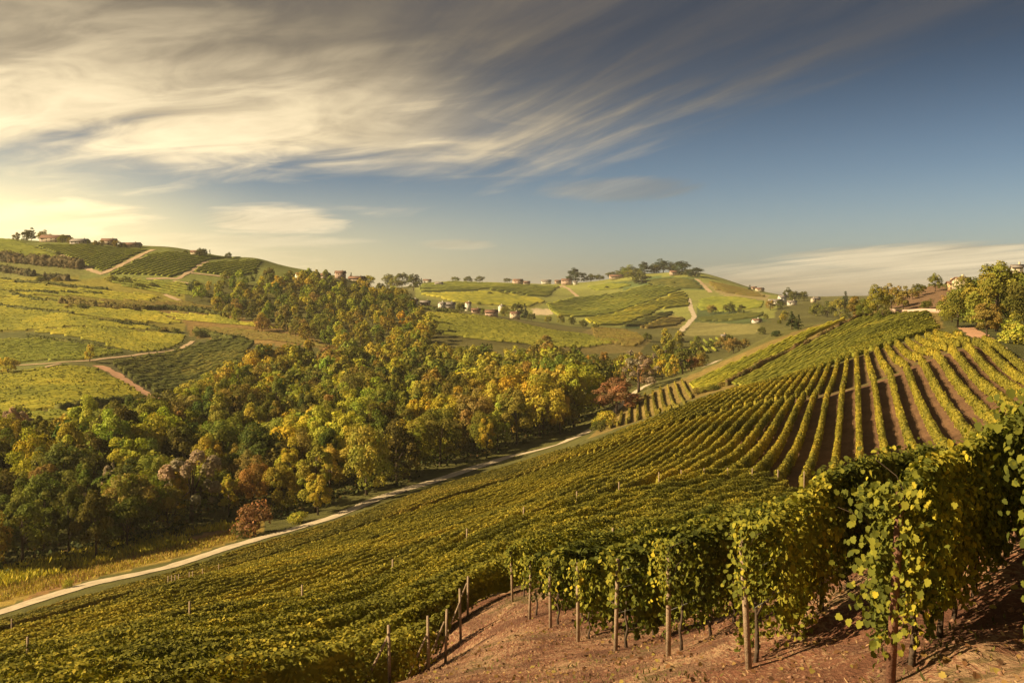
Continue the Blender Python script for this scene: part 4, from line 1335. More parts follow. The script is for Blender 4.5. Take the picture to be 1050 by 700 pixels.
def build_single_trees():
    g = 'trees and bushes'
    T = tree_px
    # along the road
    T(262, 548, 40, 'bush', TC['red'], 'round reddish-brown bush beside the pale valley road', 120, cat='bush', name='bush', width=1.0, var=0)
    T(246, 551, 14, 'bush', TC['dark'], 'low dark shrub at the foot of the reddish bush', 120, cat='bush', name='bush', width=1.5, var=1)
    T(306, 536, 16, 'bush', TC['lime'], 'low yellow-green shrub between road and wood, right of the reddish bush', 120, cat='bush', name='bush', width=1.5, var=2)
    T(326, 528, 44, 'oval', TC['gold'], 'golden tree at the edge of the wood where the road bends into shade', 120, var=1)
    T(184, 545, 16, 'bush', TC['olive'], 'small olive shrub before the dark wood above the verge', 120, cat='bush', name='bush', width=1.4, var=3)
    T(70, 603, 13, 'bush', TC['lime'], 'small pale shrub on the grassy verge of the road', 100, cat='bush', name='bush', width=.8, var=0)
    # standing out in the wood
    T(196, 535, 74, 'feathery', TC['pale'], 'greyish-pink thin tree rising in the dark lower wood', 150, var=0, width=1.25)
    T(118, 530, 62, 'feathery', TC['pale'], 'slim pale feathery tree left in the dark lower wood', 150, var=1, width=.8)
    T(126, 556, 70, 'broad', TC['brown'], 'broad brownish tree at the front of the dark lower wood', 140, var=2)
    T(45, 525, 50, 'oval', TC['rust'], 'rust tinted tree high in the left of the dark wood', 150, var=1)
    T(632, 425, 36, 'broad', TC['red'], 'dull red spreading tree beside the end of the road', 280, var=0, width=1.6)
    T(655, 402, 40, 'feathery', TC['pale'], 'pinkish pale tree behind the dull red one at the narrow end of the wood', 300, var=2, width=1.6)
    T(612, 408, 42, 'broad', TC['dark'], 'dark green rounded tree left of the pinkish pale tree', 330, var=1, width=1.1)
    T(700, 385, 34, 'oval', TC['dark'], 'dark tree at the bend of the valley beyond the crest', 380, var=3)
    T(683, 378, 38, 'oval', TC['olive'], 'ochre tinted tall tree left of the dark one in the valley bend', 380, var=0)
    T(622, 437, 22, 'bush', TC['gold'], 'yellowish bush at the foot of the short golden rows', 230, cat='bush', name='bush', width=1.3, var=2)
    T(616, 445, 18, 'bush', TC['dark'], 'dark bush beside the end of the pale road', 230, cat='bush', name='bush', width=1.2, var=1)
    # opposite hill
    T(199, 302, 16, 'broad', TC['pine'], 'single round dark tree on the green slope above the wood', 450, var=0)
    T(92, 371, 20, 'oval', TC['yellow'], 'slender yellow tree standing beside the pale track', 300, var=1, width=.8)
    T(8, 385, 22, 'broad', TC['yellow'], 'round yellow tree at the left end of the pale track', 300, var=3)
    for px, py, h, c, lab in ((42, 288, 7, 'dark', 'small dark bush left of the hedge on the opposite hill'), (58, 288, 6, 'brown', 'flat brownish bush beside the small dark one on the hill'),
                              (115, 288, 9, 'olive', 'clump of olive scrub under the meeting of the ridge tracks'), (128, 289, 9, 'green', 'greener scrub right of the olive clump on the hill'),
                              (143, 295, 8, 'green', 'low green bush below the ridge tracks'), (157, 294, 7, 'dark', 'tiny dark bush on the right of the low green bush'),
                              (168, 340, 7, 'brown', 'brown bush at the hedge end above the bright band'), (180, 341, 8, 'dark', 'dark bush at the right end of the bright band'),
                              (205, 345, 11, 'dark', 'dark green scrub beside the russet rows'), (60, 261, 5, 'dark', 'dark shrub at the top of the ridge track'),
                              (72, 316, 7, 'brown', 'brown bush in the hedge of the golden fields'), (84, 317, 8, 'dark', 'dark bush in the hedge of the golden fields'), (66, 376, 5, 'green', 'small green shrub on the pale track')):
        T(px, py, h, 'bush', TC[c], lab, 300, cat='bush', name='bush', width=1.5)
    # trees on the left ridge
    for px, py, h, k, c, lab in ((17, 247, 7, 'oval', 'brown', 'small brownish tree leftmost on the left ridge'), (27, 247, 10, 'oval', 'dark', 'dark tree left of the long house on the ridge'),
                                 (32, 247, 11, 'tall', 'dark', 'taller dark tree touching the long house on the ridge'), (45, 246, 9, 'broad', 'brown', 'broad tree before the long house on the ridge'),
                                 (98, 252, 6, 'broad', 'brown', 'low tree between the two ridge farms'), (64, 249, 7, 'broad', 'olive', 'olive tree before the right half of the long ridge farmhouse'),
                                 (73, 250, 6, 'broad', 'brown', 'brown tree at the corner of long and grey ridge buildings'), (91, 251, 6, 'oval', 'dark', 'dark tree at the right end of the grey ridge building'),
                                 (104, 252, 7, 'broad', 'brown', 'brown tree at the left corner of the steep-roofed farm'), (120, 253, 8, 'broad', 'brown', 'broad brown tree at the right corner of the steep-roofed farm'),
                                 (128, 254, 5, 'broad', 'dark', 'dark bushy tree before the long low barn'), (145, 256, 4, 'broad', 'dark', 'small dark tree at the far end of the long low barn'), (205, 263, 9, 'broad', 'dark', 'dark tree by the lone farm on the ridge'),
                                 (209, 263, 9, 'oval', 'dark', 'second dark tree by the lone farm on the ridge'), (215, 263, 8, 'cypress', 'pine', 'thin cypress right of the lone farm'),
                                 (234, 265, 7, 'broad', 'dark', 'round tree apart on the bare ridge line'), (190, 260, 5, 'bush', 'dark', 'bush on the ridge left of the lone farm')):
        T(px, py, h, k, TC[c], lab, 550, fine=False, width=1.2)
    # spur village
    for px, py, h, k, c, lab in ((378, 285, 13, 'broad', 'lime', 'pale green round tree on the skyline of the spur'), (360, 282, 9, 'cone', 'pine', 'dark conifer behind the pink house on the spur'),
                                 (398, 292, 12, 'broad', 'green', 'green tree right on the skyline of the spur'), (412, 294, 14, 'oval', 'dark', 'dark tree at the right shoulder of the spur'),
                                 (424, 298, 14, 'oval', 'dark', 'dark tree lowest on the right shoulder of the spur'), (405, 296, 10, 'broad', 'olive', 'olive tree between the dark ones of the spur'),
                                 (432, 288, 6, 'cone', 'pine', 'small conifer beside the far white houses'), (473, 321, 12, 'broad', 'dark', 'dark tree between white houses of the spur village'),
                                 (495, 322, 7, 'broad', 'green', 'green tree beside the pink house of the village'), (518, 324, 12, 'broad', 'olive', 'olive tree at the leaning white wall'),
                                 (530, 324, 13, 'oval', 'dark', 'dark tree left of the village conifer'), (538, 326, 18, 'cone', 'pine', 'tall dark conifer at the right of the spur village'),
                                 (545, 329, 9, 'broad', 'dark', 'dark bushy tree at the foot of the village conifer'), (562, 331, 8, 'broad', 'olive', 'first round tree in the line right of the village'),
                                 (575, 331, 10, 'broad', 'olive', 'second round tree in the line right of the village'), (586, 333, 10, 'broad', 'dark', 'dark round tree in the line right of the village'),
                                 (598, 336, 9, 'broad', 'dark', 'wide dark tree near the end of the line right of the village'), (611, 338, 8, 'broad', 'green', 'last tree in the line right of the village'),
                                 (664, 350, 10, 'broad', 'dark', 'dark tree where the spur meets the far hill'), (682, 347, 12, 'oval', 'gold', 'golden tree under the far orange field'), (560, 352, 10, 'broad', 'rust', 'rust tree under the spur fields')):
        T(px, py, h, k, TC[c], lab, 420, fine=False, width=1.15)
    # the far hilltop with its grove
    for px, py, h, k, c, lab in ((590, 289, 12, 'oval', 'pine', 'tall dark tree beside the far ridge houses'), (606, 287, 6, 'broad', 'dark', 'low tree line left on the far ridge'),
                                 (615, 287, 5, 'broad', 'dark', 'low tree right in the line on the far ridge'), (628, 285, 6, 'broad', 'dark', 'low dark tree before the hilltop grove'),
                                 (640, 284, 8, 'broad', 'dark', 'dark rounded tree left in the hilltop grove'), (649, 287, 12, 'broad', 'green', 'paler olive tree below the hilltop grove'),
                                 (661, 281, 10, 'oval', 'pine', 'upright dark tree in the hilltop grove'), (671, 280, 7, 'broad', 'dark', 'low dark tree in the middle of the hilltop grove'),
                                 (680, 279, 11, 'broad', 'pine', 'largest round dark tree of the hilltop grove'), (690, 279, 6, 'broad', 'dark', 'low tree right of the largest in the grove'),
                                 (699, 281, 11, 'broad', 'pine', 'round dark tree right of the low ones in the hilltop grove'), (706, 282, 6, 'oval', 'dark', 'small dark tree near the right of the grove'),
                                 (713, 284, 8, 'broad', 'pine', 'last dark tree at the right of the hilltop grove'), (655, 291, 9, 'oval', 'dark', 'dark tree below the olive one on the far hill'),
                                 (769, 299, 6, 'cone', 'pine', 'small conifer on the falling ridge of the far hill'), (520, 289, 4, 'broad', 'dark', 'small tree left of the red far house'), (480, 287, 5, 'broad', 'dark', 'first small tree on the left of the far ridge'),
                                 (492, 286, 5, 'broad', 'dark', 'second small tree on the left of the far ridge'), (467, 288, 5, 'broad', 'green', 'tiny green tree on the left of the far ridge')):
        T(px, py, h, k, TC[c], lab, 850, fine=False, width=1.75)
    # valley on the right, beyond the crest
    for px, py, h, k, c, lab in ((730, 322, 8, 'broad', 'brown', 'brown hedge tree on the dark green far slope'), (748, 321, 9, 'broad', 'dark', 'dark hedge tree on the dark green far slope'),
                                 (760, 321, 7, 'broad', 'dark', 'second dark hedge tree on the dark green far slope'), (790, 318, 9, 'broad', 'brown', 'brown tree below the white farm'),
                                 (800, 316, 7, 'broad', 'dark', 'dark bush before the white farm'), (815, 309, 9, 'broad', 'dark', 'dark tree behind the white farm'), (824, 308, 8, 'broad', 'dark', 'second dark tree behind the white farm'),
                                 (808, 306, 9, 'oval', 'dark', 'upright dark tree at the white farm'), (740, 358, 14, 'broad', 'brown', 'brown tree above the bright green shed'), (752, 362, 18, 'broad', 'rust', 'rust brown tree at the edge of the yellow rows'),
                                 (764, 358, 12, 'broad', 'brown', 'low brown tree near the pale rock')):
        T(px, py, h, k, TC[c], lab, 420, fine=False, width=1.2)
    for px, py, h, k, c, w, lab in ((812, 338, 20, 'cone', 'pine', 1.3, 'dark conifer standing left of the yellow rows'), (819, 338, 16, 'cone', 'pine', 1.3, 'shorter conifer beside the dark one by the yellow rows'),
                                    (796, 345, 9, 'bush', 'pine', 1.3, 'dark round bush left of the conifers'), (838, 324, 16, 'broad', 'green', 1.2, 'green tree at the left end of the tree belt'),
                                    (848, 325, 17, 'broad', 'dark', 1.1, 'dark green tree second in the tree belt'), (862, 326, 22, 'broad', 'olive', 1.1, 'olive tree in the tree belt behind the crest'),
                                    (867, 312, 12, 'cone', 'pine', 1.4, 'dark conifer top over the tree belt'), (876, 327, 24, 'oval', 'brown', 1.1, 'brown-green tree in the middle of the tree belt'),
                                    (888, 327, 20, 'broad', 'green', 1.2, 'low green tree right in the tree belt'), (900, 325, 32, 'broad', 'olive', 1.0, 'tall olive tree left of the pale wall'),
                                    (914, 318, 26, 'broad', 'brown', 1.0, 'brownish tree behind the left end of the pale wall'), (926, 318, 24, 'oval', 'brown', 1.0, 'brown tree above the pale wall'),
                                    (907, 327, 16, 'bush', 'dark', 1.2, 'dark bush at the left end of the pale wall'), (942, 304, 14, 'broad', 'dark', 1.2, 'dark spreading tree on the reddish bank'),
                                    (951, 317, 14, 'bush', 'dark', 1.0, 'dark bush before the reddish bank'), (959, 299, 18, 'broad', 'green', .9, 'round-headed green tree on the skyline left of the villa'),
                                    (936, 307, 12, 'broad', 'brown', 1.2, 'low brown tree on the reddish bank')):
        T(px, py, h, k, TC[c], lab, 215, width=w)
    # the big trees on the right
    for px, py, h, k, c, w, lab in ((982, 336, 38, 'broad', 'olive', 1.1, 'broad olive-green tree in front of the villa, above the fan rows'), (1002, 338, 58, 'broad', 'green', 1.0, 'tall dull green tree at the heart of the right-hand clump'),
                                    (1022, 340, 72, 'broad', 'olive', 1.0, 'tallest olive green tree of the right-hand clump'), (1042, 338, 62, 'broad', 'dark', 1.0, 'dark tree at the right edge of the clump'),
                                    (1012, 346, 36, 'oval', 'brown', 1.2, 'low brownish tree at the foot of the right-hand clump'), (1044, 352, 32, 'bush', 'lime', 1.2, 'yellow-green bush at the foot of the dark right-edge tree'),
                                    (976, 330, 30, 'broad', 'rust', 1.2, 'russet small tree left in the right-hand clump'), (1062, 342, 66, 'broad', 'dark', 1.0, 'dark green tree at the far right border of the view'),
                                    (996, 318, 22, 'oval', 'brown', 1.1, 'brown tree behind the broad olive-green one'), (1030, 325, 52, 'oval', 'brown', 1.1, 'brown-crowned tree behind the tallest one')):
        T(px, py, h, k, TC[c], lab, 150, width=w)

    # scrub at the lower end of the yellow rows, and trees scattered over the valley on the right
    for px, py, h, c, lab in ((716, 404, 9, 'brown', 'brown scrub leftmost at the lower end of the yellow rows'), (724, 402, 8, 'olive', 'olive scrub second at the lower end of the yellow rows'),
                              (732, 400, 9, 'dark', 'dark scrub third at the lower end of the yellow rows'), (741, 396, 7, 'brown', 'brown scrub where hedge and crest rows meet')):
        T(px, py, h, 'bush', TC[c], lab, 200, cat='bush', name='bush', width=1.5)
    rr = random.Random(31)
    spots = [(rr.uniform(690, 860), rr.uniform(322, 368)) for _ in range(90)]
    n = 0
    for px, py in spots:
        edge = 372 - (px - 690) * .30
        if py > edge or (700 < px < 720 and py < 345): continue
        if vnoise(px / 26, py / 11, 5) < .47: continue
        c = rr.choice(['dark', 'green', 'olive', 'brown', 'dark', 'gold'])
        x, y, _z = hit(px, py, 420)
        mass_tree(x, y, rr.choice(['broad', 'broad', 'oval']), rr.uniform(6, 11) * (1.25 if py > 345 else .85) / F * y * (1.35 if y > 800 else 1), TC[c], rr, 1.25, 1.0)
        n += 1
    for i in range(60):
        px = rr.uniform(440, 700); py = 288 + rr.random() * 38
        if vnoise(px / 40, py / 6, 9) < .66: continue
        x, y, _z = hit(px, py, 850)
        mass_tree(x, y, 'broad', rr.uniform(3.0, 5.2) / F * y, TC[rr.choice(['dark', 'green'])], rr, 1.6, .8)



build_single_trees()
tag(MASS.build('woodland', M['tree_leaf']), 'smaller tree crowns filling gaps of the valley wood and dotted over the farther slopes', 'woodland', None, 'stuff')


# hedges on the opposite hill: each a bushy strip of its own
def hedge(pts, h, w, pal, label, y0, y1=900, wob=.45):
    rg = np.random.default_rng(int(abs(pts[0][0]) * 7 + pts[0][1]))
    W = np.array(hits(pts, y0, y1))
    d = float(np.hypot(*W.mean(0))); sz = d * .0021
    V, Fs, Cc = hedge_geo(W, h, w, .1, pal, rg, True, 1.2, 14 * (h + w) / 6 * (.9 / sz) ** 1.5, sz, False, 9, 12, wob, .8)
    loc = (float(W[0][0]), float(W[0][1]), float(H(*W[0])[0]))
    o = mk('hedge', V, Fs, M['vine_leaf'], None, Cc, loc)
    tag(o, label, 'hedge', 'field hedges of the opposite hill')


def build_hedges():
    B, D = PAL_BROWN, PAL_DARK
    hedge([(-40, 263), (0, 266), (40, 271), (85, 275)], 6.5, 7, palette([(.06, .055, .025), (.09, .07, .03), (.12, .085, .035)]), 'thick brownish hedge high on the left of the opposite hill', 500)
    hedge([(-40, 275), (0, 277), (35, 283)], 4.0, 5, palette([(.06, .06, .025), (.10, .075, .03)]), 'lower brownish hedge under the thick one', 500)
    hedge([(45, 286), (60, 286), (70, 288)], 4, 4, palette([(.06, .06, .025), (.10, .075, .03)]), 'short brown hedge right of the small dark bush', 480)
    hedge([(0, 287), (30, 290), (70, 294), (110, 297)], 1.8, 2, D, 'thin dark hedge across the pale golden rows', 440)
    hedge([(0, 299), (50, 301), (105, 302)], 1.8, 2, D, 'thin dark hedge under the pale golden rows', 420)
    hedge([(8, 301), (35, 308), (60, 311), (90, 313)], 2.2, 2.4, D, 'dark hedge slanting through the golden rows', 400)
    hedge([(0, 315), (40, 320), (75, 323)], 2.2, 2.4, D, 'dark hedge at the left under the golden rows', 380)
    hedge([(62, 311), (95, 315), (120, 317), (150, 319)], 4.0, 4.5, B, 'bushy russet hedge in the middle of the opposite hill', 420)
    hedge([(130, 317), (170, 317), (200, 319), (228, 324)], 3.0, 3.5, D, 'dark hedge above the tongue of field', 420)
    hedge([(90, 329), (120, 332), (150, 336), (170, 340)], 2.4, 2.5, D, 'dark hedge over the bright band', 380)
    hedge([(28, 347), (60, 351), (90, 355), (112, 360)], 2.2, 2.2, D, 'dark hedge between bright band and green field', 350)
    hedge([(60, 424), (90, 418), (120, 416), (150, 413)], 3.0, 3.5, D, 'dark hedge under the lowest yellow field', 240)
    hedge([(200, 341), (222, 346), (240, 350)], 3.2, 4, D, 'dark scrubby hedge between russet rows and dark bushy rows', 380)
    hedge([(430, 316), (448, 319), (470, 322)], 2.5, 3, D, 'low hedge under the village on the spur', 430)
    hedge([(745, 396), (770, 382), (800, 367), (845, 346), (888, 325)], 1.9, 1.6, palette([(.07, .055, .022), (.12, .07, .03), (.09, .09, .025)]), 'uneven brownish hedge between yellow and green rows beyond the crest', 205, 360, .7)
pass


build_hedges()


# ------------------------------------------------------------------ houses
def house(px, py, wpx, hpx, wall, roof, label, y0, rz=0.0, depth=.7, y1=1700, cat='house', name='house', nwin=2, storeys=2, flat=False, sink=.4):
    """A gabled house whose foot is seen at px, py; width and wall height in photo pixels."""
    x, y, z = hit(px, py, y0, y1)
    w = wpx / F * y; h = hpx / F * y; d = w * depth
    d = min(d, 12.0)
    root = empty(name, (x, y, z - sink), label, cat, 'farms and houses', R(rz))
    a = Acc(); a.box((0, 0, h / 2 + sink / 2), (w, d, h + sink))
    if not flat:   # gable ends, standing on the box
        for s in (-1, 1):
            t = .25
            V = np.array([[s * w / 2, -d / 2, h + sink], [s * w / 2, d / 2, h + sink], [s * w / 2, 0, h + sink + d * .26],
                          [s * (w / 2 - t), -d / 2, h + sink], [s * (w / 2 - t), d / 2, h + sink], [s * (w / 2 - t), 0, h + sink + d * .26]])
            a.add(V, np.array([[0, 1, 2], [5, 4, 3]]), np.array([[1, 4, 5, 2], [2, 5, 3, 0], [0, 3, 4, 1]]))
    a.build('wall', M['wall_' + wall], root)
    b = Acc(); ov = .5
    if flat:
        b.box((0, 0, h + sink + .2), (w + 2 * ov, d + 2 * ov, .38))
    else:
        rh = d * .26; k = rh / (d / 2)
        for s in (-1, 1):
            y1_, z1 = s * (d / 2 + ov), h + sink + .03 - k * ov
            y2, z2 = 0.0, h + sink + rh + .03
            V = np.array([[-w / 2 - ov, y1_, z1], [w / 2 + ov, y1_, z1], [w / 2 + ov, y2, z2], [-w / 2 - ov, y2, z2]])
            V = np.vstack([V, V + np.array([0, 0, .28])])
            Fq = np.array([[0, 3, 2, 1], [4, 5, 6, 7], [0, 1, 5, 4], [1, 2, 6, 5], [3, 7, 6, 2], [0, 4, 7, 3]])
            b.add(V, Fq if s < 0 else Fq[:, ::-1])
    ro = b.build('roof', M[roof], root)
    c = Acc(); c.box((w * .22, d * .16, h + sink + d * .26 * .7 + .6), (.7, .7, 1.9))
    if not flat: c.build('chimney', M['wall_' + wall], ro)
    st = max(1, storeys); n = max(2, nwin)
    sh = h / st
    for fl in range(st):
        for i in range(n):
            wx = -w / 2 + w * (i + .5) / n
            if fl == 0 and i == n // 2:
                e = Acc(); e.box((wx, -d / 2 - .02, sink + min(2.1, sh * .75) / 2), (min(1.2, w * .12), .10, min(2.1, sh * .75))); e.build('door', M['shutter'], root)
                continue
            e = Acc(); e.box((wx, -d / 2 - .02, sink + sh * (fl + .58)), (min(1.1, w * .10), .10, min(1.4, sh * .42))); e.build('window', M['glass'], root)
    for fl in range(st):
        for s in (-1, 1):
            e = Acc(); e.box((s * (w / 2 + .02), -d * .18, sink + sh * (fl + .58)), (.10, min(1.0, d * .14), min(1.4, sh * .42))); e.build('window', M['glass'], root)
    return root


def build_houses():
    house(57, 247, 27, 4.0, 'stone', 'roof', 'long stone farmhouse with brown roof on the left ridge', 560, 8, .45, nwin=6)
    house(82, 250, 17, 2.6, 'grey', 'greyroof', 'low grey farm building right of the long farmhouse', 560, -6, .5, nwin=4, storeys=1)
    house(112, 251, 14, 3.6, 'stone', 'roof', 'stone farm with steep brown roof, right on the left ridge', 560, 14, .7, nwin=3)
    house(134, 253, 20, 2.0, 'stone', 'roof', 'long low barn trailing right from the ridge farm', 560, -4, .4, nwin=4, storeys=1, cat='barn', name='barn')
    house(200, 262, 8, 3.4, 'cream', 'roof', 'lone small farm among dark trees on the ridge', 560, 12, .8)
    house(307, 287, 7, 5.5, 'white', 'roof', 'small bright white house above the upper wood', 560, 35, .9)
    house(315, 287, 7, 4, 'cream', 'roof', 'cream house right beside the bright white one', 560, -10, .8, storeys=1)
    house(334, 286, 9, 4, 'stone', 'roof', 'stone house half hidden on the skyline of the spur', 560, 5, .7)
    house(349, 286, 10, 6, 'pink', 'roof', 'pinkish house under the dark conifer on the spur', 560, 20, .8)
    house(366, 286, 16, 4, 'stone', 'roof', 'long stone house right of the pinkish house', 560, -8, .5, nwin=4)
    house(424, 312, 9, 3.6, 'white', 'roof', 'white cottage leftmost in the spur village', 460, 10, .7, storeys=1)
    house(436, 313, 10, 3, 'stone', 'greyroof', 'grey-roofed cottage right of the leftmost white one', 460, 0, .6, storeys=1)
    house(453, 316, 6, 4.5, 'white', 'greyroof', 'small white house with grey roof in the spur village', 460, 30, .9)
    house(461, 316, 11, 4, 'grey', 'greyroof', 'grey house joined to the small white one', 460, 0, .7, nwin=3)
    house(480, 319, 5, 8, 'white', 'roof', 'tall narrow white house in the spur village', 460, 25, 1.0)
    house(488, 321, 9, 3.4, 'pink', 'roof', 'low pink house right of the tall white one', 460, 0, .6, storeys=1)
    house(504, 324, 12, 4, 'pink', 'roof', 'wide pink house in the middle of the spur village', 460, -8, .7, nwin=3)
    house(514, 321, 4.5, 7, 'white', 'greyroof', 'narrow white gable above the wide pink house', 460, 40, 1.0)
    house(528, 327, 9, 5.5, 'cream', 'roof', 'cream house before the village conifer', 460, 15, .8)
    # far ridge
    house(438, 290, 8, 3.4, 'white', 'roof', 'white house on the far ridge beside a small conifer', 850, 10, .7)
    house(450, 293, 8, 2.4, 'white', 'greyroof', 'pale shed below the white house on the far ridge', 850, 0, .6, storeys=1, cat='shed', name='shed')
    house(531, 292, 10, 4.0, 'pink', 'roof', 'red-roofed pink house on the far ridge', 850, 12, .7, nwin=3)
    house(540, 292, 7, 2.6, 'stone', 'roof', 'low stone barn beside the red-roofed house', 850, 0, .6, storeys=1, cat='barn', name='barn')
    house(560, 290, 10, 3, 'white', 'greyroof', 'pale long house on the far ridge', 850, 0, .5, nwin=3)
    house(572, 291, 6, 2.6, 'stone', 'roof', 'little stone house left of the far pink villa', 850, 5, .8, storeys=1)
    house(581, 292, 10, 4.4, 'pink', 'roof', 'pink villa beside the tall dark far tree', 850, -10, .7, nwin=3)
    house(590, 292, 4, 3, 'white', 'greyroof', 'tiny white house under the tall dark far tree', 850, 0, .9, storeys=1)
    house(633, 286, 16, 2.6, 'stone', 'roof', 'long low farm left of the hilltop grove', 850, 4, .4, nwin=4, storeys=1)
    house(657, 289, 3.5, 4, 'white', 'greyroof', 'small white chapel below the hilltop grove', 850, 0, 1.0, cat='chapel', name='chapel')
    house(692, 282, 10, 3, 'brown' if 'wall_brown' in M else 'stone', 'roof', 'stone house between the trees of the hilltop grove', 850, 6, .6)
    # right valley
    house(779, 299, 8, 2.6, 'cream', 'roof', 'cream farm on the falling ridge of the far hill', 800, 8, .6)
    house(773, 297, 5, 2.0, 'stone', 'roof', 'tiny stone barn left of the cream ridge farm', 800, 0, .8, storeys=1, cat='barn', name='barn')
    house(795, 313, 14, 4.0, 'white', 'greyroof', 'long bright white farm building in the right valley', 640, 8, .6, nwin=4)
    house(802, 312, 7, 7.5, 'white', 'greyroof', 'taller white block of the white farm', 640, 4, .9)
    house(812, 313, 9, 3.4, 'white', 'greyroof', 'low white wing at the right of the white farm', 640, -8, .6, storeys=1)
    house(776, 331, 9, 2.6, 'white', 'roof', 'white shed with reddish roof edge beyond the yellow rows', 420, 12, .6, storeys=1, cat='shed', name='shed')
    house(834, 310, 4, 3.4, 'cream', 'greyroof', 'small cream house right of the white farm', 640, 20, .9)
    house(837, 308, 7, 2, 'stone', 'greyroof', 'flat grey roofed house behind the small cream one', 640, 0, .7, storeys=1)
    # right hill
    house(986, 297, 15, 9.5, 'cream', 'roof', 'cream villa behind the trees on the right hill', 260, 18, .7, y1=420, nwin=3)
    house(975, 297, 6, 6.5, 'ochre', 'roof', 'small ochre annex left of the cream villa', 260, 0, .9, y1=420)
    house(1043, 288, 10, 14, 'cream', 'greyroof', 'tall cream house behind the dark right-edge tree', 280, -20, .8, y1=450, nwin=2)
    house(742, 347, 5, 3.0, 'ochre', 'greyroof', 'little shed by the small valley field', 420, 0, .8, storeys=1, cat='shed', name='shed')
    # the pale retaining wall below the reddish bank
    W = resample(np.array(hits([(913, 320), (930, 321), (948, 320), (966, 321)], 215, 420)), 1.0)
    z = H(W[:, 0], W[:, 1])
    n = len(W); V = []
    d = np.gradient(W, axis=0); d /= np.linalg.norm(d, axis=1, keepdims=True); nn = np.column_stack([-d[:, 1], d[:, 0]]) * .25
    for off, dz in ((-1, -.4), (1, -.4), (1, 1.15), (-1, 1.15)):
        V.append(np.column_stack([W + nn * off, z + dz]))
    V = np.stack(V, 1).reshape(-1, 3)
    i = np.arange(n - 1)[:, None] * 4; j = np.arange(4)[None]
    q = np.stack([i + j, i + (j + 1) % 4, i + 4 + (j + 1) % 4, i + 4 + j], -1).reshape(-1, 4)
    q = np.vstack([q, [[0, 1, 2, 3]], [[4 * n - 1, 4 * n - 2, 4 * n - 3, 4 * n - 4]]])
    o = mk('retaining_wall', V, [q], M['wall_pink'])
    tag(o, 'low pale pinkish wall below the reddish bank on the right hill', 'wall')
    o['kind'] = 'thing'


build_houses()


# ------------------------------------------------------------------ grass
def tufts(name, xy, size, cols, label, rg, up=.9):
    m = len(xy)
    z = H(xy[:, 0], xy[:, 1])
    T = np.array([[-.10, 0, 0], [.10, 0, 0], [.16, .10, .62], [.02, .16, 1.0]])
    Fq = np.array([[0, 1, 2, 3]])
    a = rg.random(m) * 6.28; s = size * (.5 + .9 * rg.random(m)); le = rg.normal(size=(m, 2)) * .3
    c, sn = np.cos(a), np.sin(a)
    X = T[None, :, 0] * c[:, None] - T[None, :, 1] * sn[:, None] + le[:, 0:1] * T[None, :, 2]
    Y = T[None, :, 0] * sn[:, None] + T[None, :, 1] * c[:, None] + le[:, 1:2] * T[None, :, 2]
    V = np.stack([xy[:, 0:1] + X * s[:, None], xy[:, 1:2] + Y * s[:, None], z[:, None] - .02 + T[None, :, 2] * s[:, None] * up], -1).reshape(-1, 3)
    Fa = (np.arange(m)[:, None, None] * 4 + Fq[None]).reshape(-1, 4)
    cl = np.array(cols)[rg.integers(0, len(cols), m)] * (1 + .5 * (rg.random((m, 1)) - .5))
    o = mk(name, V, [Fa], M['vine_leaf'], None, np.repeat(cl, 4, axis=0))
    tag(o, label, 'grass', None, 'stuff')


def build_grass():
    rg = np.random.default_rng(77)
    # verge beyond the road
    poly = np.array(hits([(-60, 618), (0, 604), (60, 589), (120, 574), (200, 557), (262, 542), (262, 526), (200, 545), (120, 557), (60, 570), (0, 585), (-60, 597)], 115, 215))
    n = 30000
    P = np.column_stack([rg.uniform(poly[:, 0].min(), poly[:, 0].max(), n), rg.uniform(poly[:, 1].min(), poly[:, 1].max(), n)])
    P = P[in_poly(P[:, 0], P[:, 1], poly)]
    e = fbm(P[:, 0] / 7, P[:, 1] / 7, 12, 3)
    tufts('tall_grass', P[e > .40][:9000], 1.0, [(.52, .43, .045), (.46, .40, .045), (.55, .42, .06), (.34, .31, .045)], 'tall yellow grass along the verge between road and wood', rg)
    poly = np.array(hits([(-60, 632), (0, 617), (60, 602), (120, 586), (200, 566), (256, 549), (256, 540), (200, 554), (120, 571), (60, 586), (0, 602), (-60, 616)], 112, 215))
    P = np.column_stack([rg.uniform(poly[:, 0].min(), poly[:, 0].max(), n), rg.uniform(poly[:, 1].min(), poly[:, 1].max(), n)])
    P = P[in_poly(P[:, 0], P[:, 1], poly)]
    tufts('rusty_grass', P[:9000], .5, [(.36, .23, .06), (.44, .34, .06), (.30, .18, .055), (.50, .40, .06), (.30, .27, .045)], 'short rusty and yellow grass between road and tall grass', rg)
    # headland: dry tufts and some green
    n = 60000
    r = 5 + 32 * rg.random(n) ** .8; a = np.radians(rg.uniform(-24, 48, n))
    P = np.column_stack([r * np.sin(a), r * np.cos(a)])
    g = fbm(P[:, 0] / 1.7, P[:, 1] / 1.7, 15, 3)
    dry = P[(g > .44) & (g < .60)][:13000]; gr = P[g > .61][:5000]
    tufts('dry_grass', dry, .13, [(.46, .31, .16), (.38, .24, .12), (.30, .17, .09)], 'dry straw coloured grass lying over the bare headland soil', rg, .28)
    tufts('weeds', gr, .10, [(.10, .10, .03), (.14, .13, .035), (.20, .15, .05)], 'low green weeds on the headland soil', rg, .7)


build_grass()

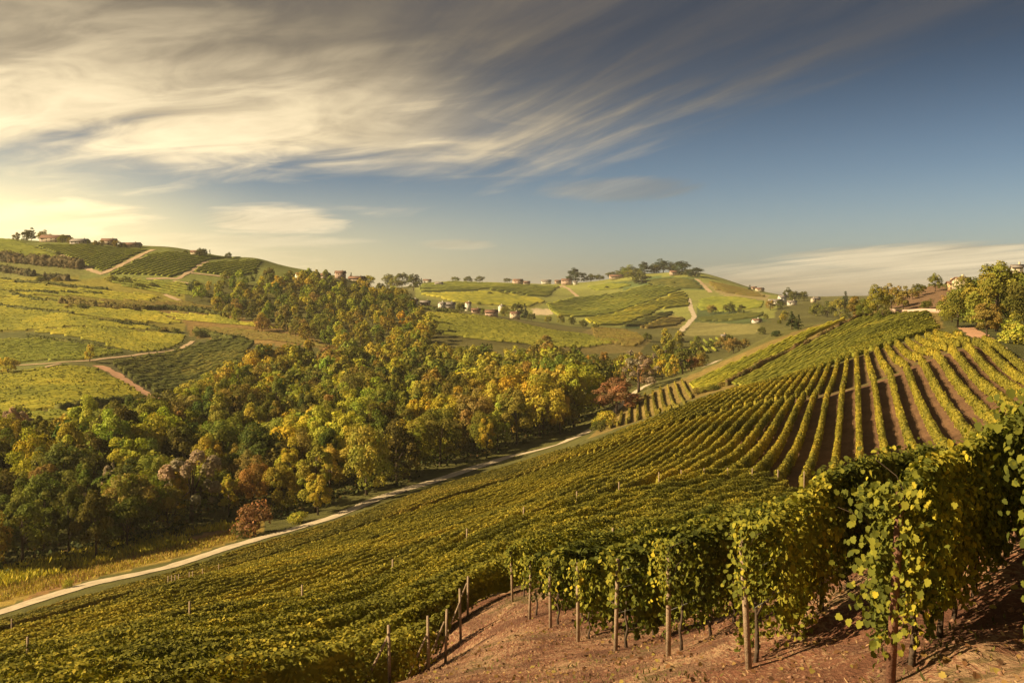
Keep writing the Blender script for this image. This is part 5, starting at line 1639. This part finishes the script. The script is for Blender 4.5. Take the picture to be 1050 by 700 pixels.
def build_litter():
    """Fallen vine leaves and clods on the headland."""
    rg = np.random.default_rng(91)
    n = 3000
    r = 6 + 30 * rg.random(n) ** .9; a = np.radians(rg.uniform(-14, 44, n))
    P = np.column_stack([r * np.sin(a), r * np.cos(a)])
    P = P[across(P[:, 0], P[:, 1]) < 9]
    cen = np.column_stack([P, H(P[:, 0], P[:, 1]) + .025])
    V, Fa = scatter(LEAF_T, LEAF_F, cen, rg.normal(size=(len(P), 3)) * .35 + np.array([[.1, -.3, 1.0]]), .065 * (.6 + .8 * rg.random(len(P))), rg)
    c = np.array([(.20, .10, .045), (.28, .17, .06), (.12, .065, .035), (.36, .27, .07)])[rg.choice(4, len(P), p=[.36, .28, .26, .10])]
    o = mk('fallen_leaves', V, [Fa], M['vine_leaf'], None, np.repeat(c, 10, axis=0))
    tag(o, 'fallen brown vine leaves scattered on the headland soil', 'leaves', None, 'stuff')
    n = 5200
    r = 6 + 26 * rg.random(n) ** .9; a = np.radians(rg.uniform(-14, 44, n))
    P = np.column_stack([r * np.sin(a), r * np.cos(a)])
    s = .008 + .040 * rg.random(len(P)) ** 4
    T = np.array([[1, 0, 0], [-1, 0, 0], [0, 1, 0], [0, -1, 0], [0, 0, .8], [0, 0, -.8]]) * 1.0
    Fq = np.array([[0, 2, 4], [2, 1, 4], [1, 3, 4], [3, 0, 4], [2, 0, 5], [1, 2, 5], [3, 1, 5], [0, 3, 5]])
    V = T[None] * (1 + .6 * (rg.random((len(P), 6, 1)) - .5)) * s[:, None, None] + np.column_stack([P, H(P[:, 0], P[:, 1]) + s * .3])[:, None]
    Fa = (np.arange(len(P))[:, None, None] * 6 + Fq[None]).reshape(-1, 3)
    o = mk('soil_clods', V.reshape(-1, 3), [Fa], M['clod'])
    tag(o, 'reddish clods and small stones on the headland soil', 'clods', None, 'stuff')


build_litter()


# ------------------------------------------------------------------ haze
def build_haze():
    a = Acc()
    a.box((0, 0, -20), (25000, 25000, 240))
    m, g = mat_base('valley_haze')
    out = g.n('ShaderNodeOutputMaterial')
    v = g.n('ShaderNodeVolumePrincipled')
    v.inputs['Color'].default_value = (1.0, .95, .86, 1)
    v.inputs['Density'].default_value = HAZE
    v.inputs['Anisotropy'].default_value = .3
    g.link(v.outputs[0], out.inputs['Volume'])
    o = a.build('haze', m)
    o['kind'] = 'stuff'
    o['label'] = 'thin golden haze in the valley air'


HAZE = 0.00010
if HAZE > 0:
    build_haze()
